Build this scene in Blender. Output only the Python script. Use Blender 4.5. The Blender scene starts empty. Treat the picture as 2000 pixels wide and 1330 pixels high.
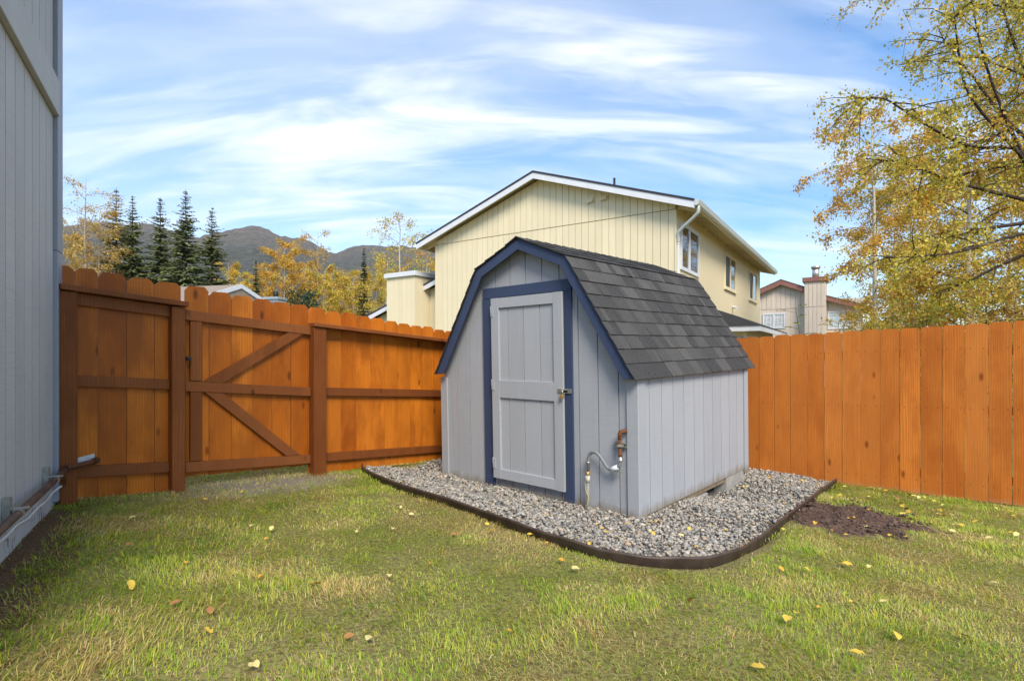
import bpy, math, random
import numpy as np
R = math.radians
random.seed(7); rng = np.random.default_rng(7)
S = bpy.context.scene
COL = S.collection

# ------------------------------------------------------------------ camera
cam = bpy.data.objects.new('camera', bpy.data.cameras.new('camera'))
COL.objects.link(cam)
cam.location = (0, 0, 1.5); cam.rotation_euler = (R(90), 0, 0)
cam.data.sensor_width = 36; cam.data.lens = 36 * 1066 / 2000
cam.data.shift_y = 0.0175; cam.data.clip_start = 0.05; cam.data.clip_end = 20000
S.camera = cam

# ------------------------------------------------------------------ light
SUN_AZ, SUN_EL = R(167), R(42)          # clockwise from +Y
w = bpy.data.worlds.new('World'); S.world = w; w.use_nodes = True
nt = w.node_tree; nt.nodes.clear()
def NN(nt, typ, **kw):
    n = nt.nodes.new(typ)
    for k, v in kw.items():
        if k == 'i':
            for a, b in v.items():
                if hasattr(b, 'is_output'): nt.links.new(b, n.inputs[a])
                else: n.inputs[a].default_value = b
        else: setattr(n, k, v)
    return n
def MATH(nt, op, a, b=0.0, clamp=False):
    n = NN(nt, 'ShaderNodeMath', operation=op, use_clamp=clamp, i={0: a, 1: b}); return n.outputs[0]
def MIX(nt, fac, a, b, blend='MIX'):
    n = NN(nt, 'ShaderNodeMix', data_type='RGBA', blend_type=blend)
    for k, v in ((0, fac), (6, a), (7, b)):
        if hasattr(v, 'is_output'): nt.links.new(v, n.inputs[k])
        else: n.inputs[k].default_value = v if k == 0 or len(v) == 4 else (*v, 1)
    return n.outputs[2]
def RAMP(nt, fac, stops):
    n = NN(nt, 'ShaderNodeValToRGB', i={0: fac}); e = n.color_ramp.elements
    while len(e) < len(stops): e.new(0.5)
    for k, (p, c) in enumerate(stops):
        e[k].position = p; e[k].color = (c, c, c, 1) if not hasattr(c, '__len__') else (*c, 1)
    return n.outputs[0]
sky = NN(nt, 'ShaderNodeTexSky', sky_type='NISHITA', sun_disc=False, sun_elevation=SUN_EL, sun_rotation=SUN_AZ,
         altitude=50, air_density=1.0, dust_density=0.3, ozone_density=2.2)
geo = NN(nt, 'ShaderNodeTexCoord')
sep = NN(nt, 'ShaderNodeSeparateXYZ', i={0: geo.outputs['Generated']})
zc = MATH(nt, 'MAXIMUM', sep.outputs[2], 0.03)
zc = MATH(nt, 'ADD', zc, 0.30)
cx = MATH(nt, 'DIVIDE', sep.outputs[0], zc); cy = MATH(nt, 'DIVIDE', sep.outputs[1], zc)
cv = NN(nt, 'ShaderNodeCombineXYZ', i={0: cx, 1: cy, 2: 0.0})
def cloud(rot, sc, scale, detail, dist, off):
    m = NN(nt, 'ShaderNodeMapping', i={'Vector': cv.outputs[0], 'Rotation': (0, 0, R(rot)), 'Scale': sc, 'Location': off})
    n = NN(nt, 'ShaderNodeTexNoise', i={'Vector': m.outputs[0], 'Scale': scale, 'Detail': detail, 'Roughness': 0.56, 'Distortion': dist})
    return n.outputs[0]
broad = RAMP(nt, cloud(-35, (.60, 1.0, 1), 0.9, 4, .6, (12.5, 4.1, 0)), [(.40, 0), (.66, 1)])
streak = RAMP(nt, cloud(-52, (.34, 1.5, 1), 1.30, 12, .9, (3.9, 11.2, 0)), [(.45, 0), (.68, 1)])
fine = RAMP(nt, cloud(-44, (.36, 1.6, 1), 5.0, 14, .7, (7.3, 2.2, 0)), [(.40, 0), (.64, 1)])
wisp = MATH(nt, 'MULTIPLY', streak, MATH(nt, 'ADD', MATH(nt, 'MULTIPLY', fine, .75), .25))
fac = MATH(nt, 'ADD', MATH(nt, 'MULTIPLY', broad, 0.30), MATH(nt, 'MULTIPLY', wisp, 0.64))
fac = MATH(nt, 'ADD', fac, MATH(nt, 'MULTIPLY', fine, 0.14))
fac = MATH(nt, 'ADD', MATH(nt, 'MULTIPLY', fac, 0.92), .02, True)
hs = NN(nt, 'ShaderNodeHueSaturation', i={'Saturation': 1.4, 'Value': 1.0, 'Color': MIX(nt, 1.0, sky.outputs[0], (5.4, 6.5, 8.6), 'DARKEN')})
bg1 = NN(nt, 'ShaderNodeBackground', i={0: hs.outputs[0], 1: 0.135})
bg2 = NN(nt, 'ShaderNodeBackground', i={0: (1.0, .985, .965, 1), 1: 0.86})
mx = NN(nt, 'ShaderNodeMixShader', i={0: fac, 1: bg1.outputs[0], 2: bg2.outputs[0]})
wo = NN(nt, 'ShaderNodeOutputWorld', i={0: mx.outputs[0]})

sd = bpy.data.lights.new('sun', 'SUN'); sd.energy = 2.9; sd.angle = R(22); sd.color = (1.0, .90, .74)
sun = bpy.data.objects.new('sun', sd); COL.objects.link(sun)
sun.rotation_euler = (R(90) - SUN_EL, 0, -SUN_AZ + math.pi)
sun.location = (-6, -8, 12)
S.view_settings.view_transform = 'Standard'; S.view_settings.look = 'None'
S.view_settings.exposure = 0.92; S.view_settings.gamma = 1

# ------------------------------------------------------------------ mesh helpers
def fastmesh(name, V, loops, starts, totals, col=None, smooth=False):
    me = bpy.data.meshes.new(name)
    V = np.asarray(V, np.float32)
    me.vertices.add(len(V)); me.vertices.foreach_set('co', V.ravel())
    me.loops.add(len(loops)); me.loops.foreach_set('vertex_index', np.asarray(loops, np.int32))
    me.polygons.add(len(starts)); me.polygons.foreach_set('loop_start', np.asarray(starts, np.int32))
    try: me.polygons.foreach_set('loop_total', np.asarray(totals, np.int32))
    except Exception: pass
    if smooth: me.polygons.foreach_set('use_smooth', np.ones(len(starts), bool))
    me.update(calc_edges=True)
    if col is not None:
        a = me.attributes.new('tint', 'FLOAT_COLOR', 'POINT')
        c = np.ones((len(V), 4), np.float32); c[:, :3] = col
        a.data.foreach_set('color', c.ravel())
    return me
class B:
    """collects shapes for one mesh"""
    def __init__(s): s.v = []; s.f = []; s.sm = []
    def add(s, vs, fs, smooth=False):
        o = len(s.v); s.v += [tuple(p) for p in vs]; s.f += [[i + o for i in f] for f in fs]; s.sm += [smooth] * len(fs); return s
    def box(s, x0, x1, y0, y1, z0, z1):
        return s.add([(x0,y0,z0),(x1,y0,z0),(x1,y1,z0),(x0,y1,z0),(x0,y0,z1),(x1,y0,z1),(x1,y1,z1),(x0,y1,z1)],
                     [[3,2,1,0],[4,5,6,7],[0,1,5,4],[1,2,6,5],[2,3,7,6],[3,0,4,7]])
    def hexa(s, p): # 8 corners, bottom 4 ccw then top 4
        return s.add(p, [[3,2,1,0],[4,5,6,7],[0,1,5,4],[1,2,6,5],[2,3,7,6],[3,0,4,7]])
    def prism(s, poly, y0, y1):  # poly in x,z counter-clockwise seen from -y
        n = len(poly); vs = [(x, y0, z) for x, z in poly] + [(x, y1, z) for x, z in poly]
        fs = [list(range(n)), list(range(2*n-1, n-1, -1))] + [[i, i+n, (i+1) % n + n, (i+1) % n] for i in range(n)]
        return s.add(vs, fs)
    def prismx(s, poly, x0, x1):  # poly in y,z
        n = len(poly); vs = [(x0, y, z) for y, z in poly] + [(x1, y, z) for y, z in poly]
        fs = [list(range(n))[::-1], list(range(n, 2*n))] + [[(i+1) % n, (i+1) % n + n, i+n, i] for i in range(n)]
        return s.add(vs, fs)
    def tube(s, path, rad, n=8, cap=True):
        P = np.asarray(path, float); m = len(P)
        r = [rad]*m if not hasattr(rad, '__len__') else rad
        T = np.gradient(P, axis=0); T /= np.linalg.norm(T, axis=1)[:, None] + 1e-9
        ref = np.array([0, 0, 1.]) if abs(T[:, 2]).mean() < .85 else np.array([1., 0, 0])
        o = len(s.v)
        for i in range(m):
            a = np.cross(T[i], ref); a /= np.linalg.norm(a) + 1e-9; b = np.cross(T[i], a)
            for k in range(n):
                an = 2*math.pi*k/n; s.v.append(tuple(P[i] + r[i]*(math.cos(an)*a + math.sin(an)*b)))
        for i in range(m-1):
            for k in range(n):
                s.f.append([o+i*n+k, o+(i+1)*n+k, o+(i+1)*n+(k+1) % n, o+i*n+(k+1) % n]); s.sm.append(True)
        if cap:
            s.f.append([o+k for k in range(n)]); s.sm.append(False)
            s.f.append([o+(m-1)*n+k for k in range(n)][::-1]); s.sm.append(False)
        return s
    def mesh(s, name):
        me = bpy.data.meshes.new(name); me.from_pydata(s.v, [], s.f); me.update()
        me.polygons.foreach_set('use_smooth', s.sm); return me
    def build(s, name, m, parent=None, loc=None, rot=None, bevel=0):
        o = link(name, s.mesh(name), m, parent, loc, rot)
        if bevel:
            b = o.modifiers.new('bevel', 'BEVEL'); b.width = bevel; b.segments = 1; b.limit_method = 'ANGLE'
        return o
def link(name, me, m, parent=None, loc=None, rot=None):
    o = bpy.data.objects.new(name, me); COL.objects.link(o)
    if m is not None and not len(me.materials): me.materials.append(m)
    if parent: o.parent = parent
    if loc is not None: o.location = loc
    if rot is not None: o.rotation_euler = rot
    return o
def tag(o, label, cat, group=None):
    o['label'] = label; o['category'] = cat
    if group: o['group'] = group
    return o
def thing(name, label, cat, loc=(0,0,0), rot=(0,0,0), group=None):
    o = bpy.data.objects.new(name, None); COL.objects.link(o); o.location = loc; o.rotation_euler = rot
    o.empty_display_size = .1
    return tag(o, label, cat, group)
def smoothpath(P, k=8):
    P = np.asarray(P, float); Q = np.vstack([2*P[0]-P[1], P, 2*P[-1]-P[-2]]); out = []
    for i in range(1, len(Q)-2):
        for t in np.linspace(0, 1, k, endpoint=False):
            a, b, c, d = Q[i-1], Q[i], Q[i+1], Q[i+2]
            out.append(.5*((2*b)+(-a+c)*t+(2*a-5*b+4*c-d)*t*t+(-a+3*b-3*c+d)*t**3))
    out.append(P[-1]); return np.array(out)
class VN:
    """value noise in numpy"""
    def __init__(s, seed): s.g = np.random.default_rng(seed).random((256, 256))
    def __call__(s, x, y):
        xi = np.floor(x).astype(int); yi = np.floor(y).astype(int); fx = x-xi; fy = y-yi
        fx = fx*fx*(3-2*fx); fy = fy*fy*(3-2*fy); g = s.g
        a = g[xi % 256, yi % 256]; b = g[(xi+1) % 256, yi % 256]; c = g[xi % 256, (yi+1) % 256]; d = g[(xi+1) % 256, (yi+1) % 256]
        return (a*(1-fx)+b*fx)*(1-fy)+(c*(1-fx)+d*fx)*fy
    def fbm(s, x, y, o=4, gain=.5):
        t = 0; a = 1; n = 0
        for k in range(o): t = t + a*s(x*2**k+17*k, y*2**k+31*k); n += a; a *= gain
        return t/n
def inpoly(px, py, poly):
    r = np.zeros(len(px), bool); n = len(poly); j = n-1
    for i in range(n):
        xi, yi = poly[i]; xj, yj = poly[j]
        r ^= ((yi > py) != (yj > py)) & (px < (xj-xi)*(py-yi)/(yj-yi+1e-12)+xi); j = i
    return r

# ------------------------------------------------------------------ materials
def newmat(name, rough=.7, spec=.3):
    m = bpy.data.materials.new(name); m.use_nodes = True; nt = m.node_tree
    b = nt.nodes['Principled BSDF']; b.inputs['Roughness'].default_value = rough
    b.inputs['Specular IOR Level'].default_value = spec
    return m, nt, b
def coords(nt, scale=(1,1,1), rnd=True):
    tc = NN(nt, 'ShaderNodeTexCoord'); v = tc.outputs['Object']
    if rnd:
        oi = NN(nt, 'ShaderNodeObjectInfo')
        k = NN(nt, 'ShaderNodeVectorMath', operation='SCALE', i={0: (37., 53., 91.), 'Scale': oi.outputs['Random']})
        v = NN(nt, 'ShaderNodeVectorMath', operation='ADD', i={0: v, 1: k.outputs[0]}).outputs[0]
    return NN(nt, 'ShaderNodeMapping', i={'Vector': v, 'Scale': scale}).outputs[0]
def noise(nt, vec, scale, detail=4, rough=.55, dist=0):
    return NN(nt, 'ShaderNodeTexNoise', i={'Vector': vec, 'Scale': scale, 'Detail': detail, 'Roughness': rough, 'Distortion': dist}).outputs[0]
def bump(nt, b, h, strength, dist=.01):
    n = NN(nt, 'ShaderNodeBump', i={'Height': h, 'Strength': strength, 'Distance': dist}); nt.links.new(n.outputs[0], b.inputs['Normal'])
def setc(nt, b, c): nt.links.new(c, b.inputs['Base Color'])
def objrand(nt): return NN(nt, 'ShaderNodeObjectInfo').outputs['Random']

def paint(name, c, rough=.55, saw=1.0, var=.10, dirt=None, dirtz=.07, worn=None):
    m, nt, b = newmat(name, rough, .2)
    v = coords(nt, (1,1,1)); vs = coords(nt, (2.2, 2.2, 60))
    n1 = noise(nt, v, 2.2, 5); n2 = noise(nt, vs, 2.0, 5, .6)
    col = MIX(nt, n1, tuple(x*(1-var) for x in c), tuple(min(1, x*(1+var)) for x in c))
    col = MIX(nt, MATH(nt, 'MULTIPLY', MATH(nt, 'SUBTRACT', n2, .5), .5*saw, True), col, tuple(x*.55 for x in c))
    col = MIX(nt, MATH(nt, 'MULTIPLY', objrand(nt), .18), col, tuple(x*.6 for x in c))
    sk = RAMP(nt, noise(nt, coords(nt, (16, 16, .7)), 1.5, 4, .6), [(.52, 0), (.72, 1)])
    col = MIX(nt, MATH(nt, 'MULTIPLY', sk, .16), col, tuple(x*.6 for x in c))
    sc_ = RAMP(nt, noise(nt, coords(nt, (7, 7, 9)), 3.0, 5, .7), [(.68, 0), (.73, 1)])
    col = MIX(nt, MATH(nt, 'MULTIPLY', sc_, .22), col, tuple(x*.45 for x in c))
    if worn:
        k = RAMP(nt, noise(nt, coords(nt, (14, 14, 5)), 2.0, 6, .7), [(.56, 0), (.60, 1)])
        col = MIX(nt, MATH(nt, 'MULTIPLY', k, worn), col, (.13, .12, .11))
    if dirt:
        tc = NN(nt, 'ShaderNodeTexCoord'); sp = NN(nt, 'ShaderNodeSeparateXYZ', i={0: tc.outputs['Object']})
        nn = noise(nt, coords(nt, (9, 9, 2.5), False), 1.5, 5, .65)
        e = MATH(nt, 'SUBTRACT', MATH(nt, 'ADD', MATH(nt, 'MULTIPLY', nn, dirtz*2.4), -dirtz*.35), sp.outputs[2])
        k = MATH(nt, 'MULTIPLY', e, 11.0, True)
        col = MIX(nt, MATH(nt, 'MULTIPLY', k, .72), col, dirt)
    setc(nt, b, col)
    h = MATH(nt, 'ADD', MATH(nt, 'MULTIPLY', n2, .8*saw), MATH(nt, 'MULTIPLY', noise(nt, coords(nt, (40, 40, 6)), 3, 4), .5))
    bump(nt, b, h, .6, .004)
    return m
def stained(name, c0, c1, dark, rough=.5, blot=.5, spec=.2, dirt=None, nails=False):
    """stained softwood: grain, cathedral figure, knots, blotches; every board its own"""
    m, nt, b = newmat(name, rough, spec)
    v = coords(nt, (11, 11, .75)); n1 = noise(nt, v, 1.6, 3, .5, .6)
    rings = NN(nt, 'ShaderNodeTexWave', wave_type='BANDS', bands_direction='X', i={'Vector': coords(nt, (7, 7, .55)), 'Scale': 2.2, 'Distortion': 9.0, 'Detail': 2.0, 'Detail Scale': .9, 'Detail Roughness': .55}).outputs['Fac']
    fib = noise(nt, coords(nt, (90, 90, 1.6)), 2.2, 4, .6)
    bl = RAMP(nt, noise(nt, coords(nt, (3.2, 3.2, 1.3)), 1.5, 4, .6), [(.40, 0), (.62, 1)])
    col = MIX(nt, n1, c0, c1)
    col = MIX(nt, MATH(nt, 'MULTIPLY', RAMP(nt, rings, [(.50, 0), (.92, 1)]), .48), col, tuple(min(1, x*1.35) for x in c1))
    col = MIX(nt, MATH(nt, 'MULTIPLY', fib, .30), col, dark)
    col = MIX(nt, MATH(nt, 'MULTIPLY', bl, blot), col, dark)
    col = MIX(nt, MATH(nt, 'MULTIPLY', objrand(nt), .65), col, tuple(x*.66 for x in c0))
    col = MIX(nt, MATH(nt, 'MULTIPLY', MATH(nt, 'FRACT', MATH(nt, 'MULTIPLY', objrand(nt)  , 7.31)), .28), col, (c1[0]*1.08, c1[1]*1.25, c1[2]*1.8))
    vor = NN(nt, 'ShaderNodeTexVoronoi', feature='F1', i={'Vector': coords(nt, (5.4, 5.4, 2.3)), 'Scale': 1.0, 'Randomness': 1.0}).outputs['Distance']
    kn = RAMP(nt, vor, [(.04, 1), (.085, .65), (.125, .0)])
    col = MIX(nt, MATH(nt, 'MULTIPLY', kn, .75), col, tuple(x*.45 for x in dark))
    if dirt:
        tc = NN(nt, 'ShaderNodeTexCoord'); sp = NN(nt, 'ShaderNodeSeparateXYZ', i={0: tc.outputs['Object']})
        e = MATH(nt, 'SUBTRACT', MATH(nt, 'MULTIPLY', noise(nt, coords(nt, (4, 4, 3), False), 1.5, 5, .65), dirt), sp.outputs[2])
        col = MIX(nt, MATH(nt, 'MULTIPLY', MATH(nt, 'MULTIPLY', e, 9.0, True), .6), col, (.30, .24, .15))
    if nails:
        tc = NN(nt, 'ShaderNodeTexCoord'); sp = NN(nt, 'ShaderNodeSeparateXYZ', i={0: tc.outputs['Object']})
        fx = MATH(nt, 'FRACT', MATH(nt, 'DIVIDE', MATH(nt, 'ADD', sp.outputs[0], 5.01), .184))
        ax = MATH(nt, 'MULTIPLY', MATH(nt, 'ABSOLUTE', MATH(nt, 'SUBTRACT', MATH(nt, 'ABSOLUTE', MATH(nt, 'SUBTRACT', fx, .5)), .29)), .184)
        zz = MATH(nt, 'SUBTRACT', sp.outputs[2], MATH(nt, 'MULTIPLY', sp.outputs[0], .026)); tot = None
        for zn in (.19, .98, 1.60):
            d = MATH(nt, 'SQRT', MATH(nt, 'ADD', MATH(nt, 'POWER', ax, 2.), MATH(nt, 'POWER', MATH(nt, 'SUBTRACT', zz, zn), 2.)))
            k = MATH(nt, 'LESS_THAN', d, .0055); tot = k if tot is None else MATH(nt, 'MAXIMUM', tot, k)
        col = MIX(nt, MATH(nt, 'MULTIPLY', tot, .75), col, (.05, .03, .02))
    setc(nt, b, col)
    bump(nt, b, MATH(nt, 'ADD', MATH(nt, 'MULTIPLY', fib, .7), MATH(nt, 'MULTIPLY', rings, .3)), .3, .004)
    return m
def plain(name, c, rough=.6, metal=0, var=.15, sc=8., bmp=.15, c2=None, spec=.4):
    m, nt, b = newmat(name, rough, spec); b.inputs['Metallic'].default_value = metal
    n1 = noise(nt, coords(nt), sc, 5, .6)
    setc(nt, b, MIX(nt, RAMP(nt, n1, [(.3, 0), (.7, 1)]), tuple(x*(1-var) for x in c), c2 or tuple(min(1, x*(1+var)) for x in c)))
    bump(nt, b, noise(nt, coords(nt), sc*6, 4), bmp, .004)
    return m
def leafmat(name, trans=.35):
    m = bpy.data.materials.new(name); m.use_nodes = True; nt = m.node_tree; nt.nodes.clear()
    a = NN(nt, 'ShaderNodeAttribute', attribute_name='tint')
    d = NN(nt, 'ShaderNodeBsdfDiffuse', i={0: a.outputs[0]}); t = NN(nt, 'ShaderNodeBsdfTranslucent', i={0: a.outputs[0]})
    g = NN(nt, 'ShaderNodeBsdfGlossy', i={0: (.6, .6, .6, 1), 1: .55})
    m1 = NN(nt, 'ShaderNodeMixShader', i={0: trans, 1: d.outputs[0], 2: t.outputs[0]})
    m2 = NN(nt, 'ShaderNodeMixShader', i={0: .03, 1: m1.outputs[0], 2: g.outputs[0]})
    NN(nt, 'ShaderNodeOutputMaterial', i={0: m2.outputs[0]})
    return m
def tintmat(name, rough=.8, bmp=0, sc=120, spec=.25):
    m, nt, b = newmat(name, rough, spec); a = NN(nt, 'ShaderNodeAttribute', attribute_name='tint')
    n = noise(nt, coords(nt, rnd=False), sc, 3)
    setc(nt, b, MIX(nt, n, a.outputs[0], (.5, .5, .5), 'MULTIPLY') if bmp else a.outputs[0])
    if bmp:
        setc(nt, b, MIX(nt, MATH(nt, 'MULTIPLY', n, .35), a.outputs[0], (.12, .11, .10))); bump(nt, b, n, bmp, .003)
    return m

M = {}
M['shed'] = paint('shed_paint', (.360, .378, .410), .5, 1.0, .08, dirt=(.19, .145, .075), dirtz=.085)
M['door'] = paint('door_paint', (.380, .398, .428), .45, .7, .06)
M['trim'] = paint('blue_trim_paint', (.046, .066, .128), .45, .8, .12)
M['trim_d'] = paint('blue_trim_base_paint', (.046, .066, .128), .45, .8, .12, dirt=(.16, .13, .08), dirtz=.05)
M['wall'] = paint('grey_wall_paint', (.50, .50, .495), .6, 2.2, .14)
M['wall_trim'] = paint('grey_wall_trim_paint', (.31, .33, .38), .5, 1.2, .10)
M['found'] = paint('peeling_foundation_paint', (.52, .53, .52), .75, .6, .12, worn=.9)
M['back'] = plain('dark_backing', (.05, .05, .055), .9)
M['yel'] = paint('cream_siding_paint', (.74, .65, .45), .6, .5, .06)
M['yel_trim'] = paint('cream_trim_paint', (.75, .65, .44), .55, .4, .05)
M['yelgap'] = plain('siding_groove_shadow_paint', (.34, .28, .16), .7)
M['white'] = plain('white_paint', (.64, .66, .70), .45, 0, .05, 5, .05)
M['gut'] = plain('gutter_aluminium', (.55, .58, .56), .35, .2, .06, 3, .03)
M['greyh'] = paint('taupe_siding_paint', (.62, .53, .44), .65, .4, .08)
M['red'] = plain('red_fascia_paint', (.23, .10, .08), .6, 0, .15, 6)
M['fence'] = stained('left_fence_stain', (.42, .098, .006), (.62, .190, .014), (.17, .030, .003), .45, .80, .22)
M['rail'] = stained('brown_rail_stain', (.19, .054, .013), (.28, .094, .024), (.085, .022, .006), .55, .45, .15)
M['fence2'] = stained('right_fence_stain', (.46, .125, .015), (.62, .205, .032), (.27, .055, .006), .6, .48, .15, dirt=.17, nails=True)
M['edge'] = plain('brown_plastic_edging', (.055, .034, .026), .5, 0, .35, 9, .3, c2=(.085, .06, .05))
M['galv'] = plain('galvanised_steel', (.55, .55, .52), .38, .85, .2, 30)
M['strut'] = plain('greenish_zinc', (.40, .41, .36), .4, .7, .2, 30)
M['rust'] = plain('rusty_iron', (.12, .048, .026), .85, .1, .45, 18, .5, c2=(.20, .085, .042), spec=.15)
M['pipe'] = plain('weathered_pipe', (.13, .10, .085), .55, .3, .5, 12, .4, c2=(.20, .115, .07))
M['flex'] = plain('grey_flex_conduit', (.19, .21, .23), .45, 0, .1, 20)
M['pvc'] = plain('grey_pvc', (.22, .23, .22), .55, 0, .12, 10)
M['brass'] = plain('dull_brass', (.45, .30, .13), .5, .6, .3, 30)
M['ywire'] = plain('yellow_wire', (.75, .58, .12), .5)
M['wcable'] = plain('white_cable', (.70, .69, .64), .5)
M['black'] = plain('black_metal', (.02, .02, .022), .4, .4)
M['drip'] = plain('dark_drip_edge', (.035, .028, .025), .7, 0, .3, 20)
M['block'] = plain('weathered_timber_block', (.30, .31, .30), .85, 0, .25, 8, .4, c2=(.38, .36, .32))
M['rawwood'] = plain('bare_wood', (.20, .155, .10), .8, 0, .3, 12, .3)
M['plate'] = plain('weathered_plate', (.60, .60, .56), .6, .2, .2, 20)
M['leaf'] = leafmat('leaf')
M['needle'] = leafmat('needle', .12)
M['grass'] = leafmat('grass_blade', .48)
M['pebble'] = tintmat('pebble', .75, .25, 160)
def barkm(name, c1, c2, th):
    m, nt, b = newmat(name, .8, .2)
    k = RAMP(nt, noise(nt, coords(nt, (5, 5, 16)), 1.2, 5, .65), [(th, 0), (th+.08, 1)])
    setc(nt, b, MIX(nt, k, c1, c2)); bump(nt, b, noise(nt, coords(nt, (14, 14, 5)), 2, 4), .5, .02); return m
M['birch'] = barkm('birch_bark', (.52, .48, .42), (.09, .07, .055), .58)
M['twig'] = barkm('dark_branch_bark', (.050, .033, .024), (.10, .075, .06), .5)
M['dullbark'] = barkm('pale_far_bark', (.34, .28, .22), (.14, .10, .07), .55)
M['sprucebark'] = barkm('spruce_bark', (.07, .05, .038), (.11, .085, .07), .5)
def shingle():
    m, nt, b = newmat('asphalt_shingle', .9, .15)
    oi = objrand(nt); base = RAMP(nt, oi, [(0, (.016, .017, .019)), (.35, (.030, .030, .031)), (.7, (.052, .051, .050)), (1, (.084, .082, .078))])
    g = noise(nt, coords(nt), 150, 5, .8); g2 = noise(nt, coords(nt), 14, 4)
    c = MIX(nt, MATH(nt, 'MULTIPLY', RAMP(nt, g, [(.40, 0), (.66, 1)]), .6), base, (.17, .165, .16))
    c = MIX(nt, MATH(nt, 'MULTIPLY', g2, .4), c, (.022, .023, .026))
    setc(nt, b, c); bump(nt, b, g, .7, .003); return m
M['shingle'] = shingle()
def roofm(name, c):
    m, nt, b = newmat(name, .9, .15)
    br = NN(nt, 'ShaderNodeTexBrick', i={'Vector': coords(nt, (1,1,1), False), 'Color1': (*c, 1), 'Color2': (*[x*.75 for x in c], 1), 'Mortar': (*[x*.45 for x in c], 1), 'Scale': 3.5, 'Mortar Size': .02})
    setc(nt, b, MIX(nt, MATH(nt, 'MULTIPLY', noise(nt, coords(nt, rnd=False), 60, 3), .5), br.outputs[0], tuple(x*.6 for x in c))); return m
M['roof_dark'] = roofm('dark_far_shingles', (.055, .055, .06))
M['roof_beige'] = roofm('beige_far_shingles', (.36, .29, .23))
M['roof_brown'] = roofm('brown_far_shingles', (.16, .10, .08))
def glass():
    m, nt, b = newmat('window_glass', .03, .9); b.inputs['Base Color'].default_value = (.02, .022, .025, 1)
    b.inputs['Coat Weight'].default_value = .6; b.inputs['Coat Roughness'].default_value = .02
    bump(nt, b, noise(nt, coords(nt), 1.3, 1), .05, .05); return m
M['glass'] = glass()
M['curtain'] = plain('pale_curtain_behind_glass', (.50, .52, .50), .25, 0, .2, 6, 0, spec=.8)
M['screen'] = plain('dark_insect_screen', (.035, .033, .030), .5)
M['blind'] = plain('pale_blue_blind', (.42, .52, .55), .25, 0, .12, 4, 0, spec=.8)
M['blue'] = plain('blue_chimney_paint', (.22, .32, .42), .6)

# ------------------------------------------------------------------ ground
def gz(x, y):
    x = np.asarray(x, float); y = np.asarray(y, float)
    z = .405 - .055*np.clip(x, -5, 9) - .03*np.clip(y, -5, 14) + .025*np.clip(x-2.5, 0, 6.5)
    return z
VN1, VN2, VN3 = VN(1), VN(2), VN(3)
GR = np.array([(1.03,4.46,.195),(-.745,6.12,.205),(2.69,6.25,.15),(-.85,6.78,.26),(1.0,3.26,.295),(-1.5,5.65,.345),(3.7,6.35,.05),(3.05,7.07,.09),(.2,3.6,.320),(2.4,4.72,.18),(.9,8.8,.12),(1.8,5.3,.165),(.14,5.29,.20),(-.4,4.45,.325)])
shed_yaw, shed_tilt = R(-42.85), R(1.4); SO = np.array([.138, 5.29, .2])
su = np.array([math.cos(shed_yaw), math.sin(shed_yaw)]); sv = np.array([-su[1], su[0]])
GR = np.vstack([GR]+[[SO[0]+a*su[0]+b*sv[0], SO[1]+a*su[1]+b*sv[1], .2+b*.0244+c] for a, b, c in ((1.3, .1, -.012), (1.3, .65, -.035), (1.28, 1.2, -.105), (1.28, 1.6, -.165), (1.28, 1.9, -.165), (1.32, 2.45, -.13), (-.9, -.05, .0), (.5, -.05, .0))])
_A = np.c_[np.ones(len(GR)), GR[:, 0], GR[:, 1], GR[:, 0]*GR[:, 1]]
_c = np.linalg.lstsq(_A, GR[:, 2], rcond=None)[0]; _r = GR[:, 2] - _A @ _c
def gravz(x, y):
    x = np.asarray(x, float); y = np.asarray(y, float)
    z = _c[0] + _c[1]*x + _c[2]*y + _c[3]*x*y
    d = (x[..., None]-GR[:, 0])**2 + (y[..., None]-GR[:, 1])**2; wt = 1/(d+.05)**2
    return z + (wt*_r).sum(-1)/wt.sum(-1)
def groundmat():
    m, nt, b = newmat('ground', .95, .1)
    v = coords(nt, rnd=False)
    a = noise(nt, v, 1.3, 5); f = noise(nt, v, 45, 4, .7)
    c = MIX(nt, RAMP(nt, a, [(.35, 0), (.65, 1)]), (.19, .21, .045), (.32, .27, .12))
    c = MIX(nt, RAMP(nt, f, [(.40, 0), (.66, 1)]), c, (.10, .076, .042))
    tc = NN(nt, 'ShaderNodeTexCoord')
    for (lx, ly, rz, sx, sy, cc) in ((-2.15, 4.90, 50, .95, .42, (.34, .29, .22)), (-2.45, 2.75, -59.4, 1.6, .22, (.16, .10, .055))):
        v1 = NN(nt, 'ShaderNodeVectorMath', operation='SUBTRACT', i={0: tc.outputs['Object'], 1: (lx, ly, 0)}).outputs[0]
        v1 = NN(nt, 'ShaderNodeVectorRotate', rotation_type='Z_AXIS', i={'Vector': v1, 'Angle': R(-rz)}).outputs[0]
        v1 = NN(nt, 'ShaderNodeVectorMath', operation='MULTIPLY', i={0: v1, 1: (1/sx, 1/sy, 0)}).outputs[0]
        ln = NN(nt, 'ShaderNodeVectorMath', operation='LENGTH', i={0: v1}).outputs['Value']
        k = RAMP(nt, MATH(nt, 'ADD', ln, MATH(nt, 'MULTIPLY', MATH(nt, 'SUBTRACT', noise(nt, v, 7, 5, .7), .5), 1.2)), [(.75, 1), (1.0, 0)])
        c = MIX(nt, k, c, MIX(nt, RAMP(nt, noise(nt, v, 60, 3, .7), [(.4, 0), (.62, 1)]), cc, tuple(q*.45 for q in cc)))
    setc(nt, b, c); bump(nt, b, f, .8, .02); return m
xs = np.concatenate([[-9000, -2500, -600, -150, -60, -30, -16], np.linspace(-9, 10, 96), [16, 30, 60, 150, 600, 2500, 9000]])
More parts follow.
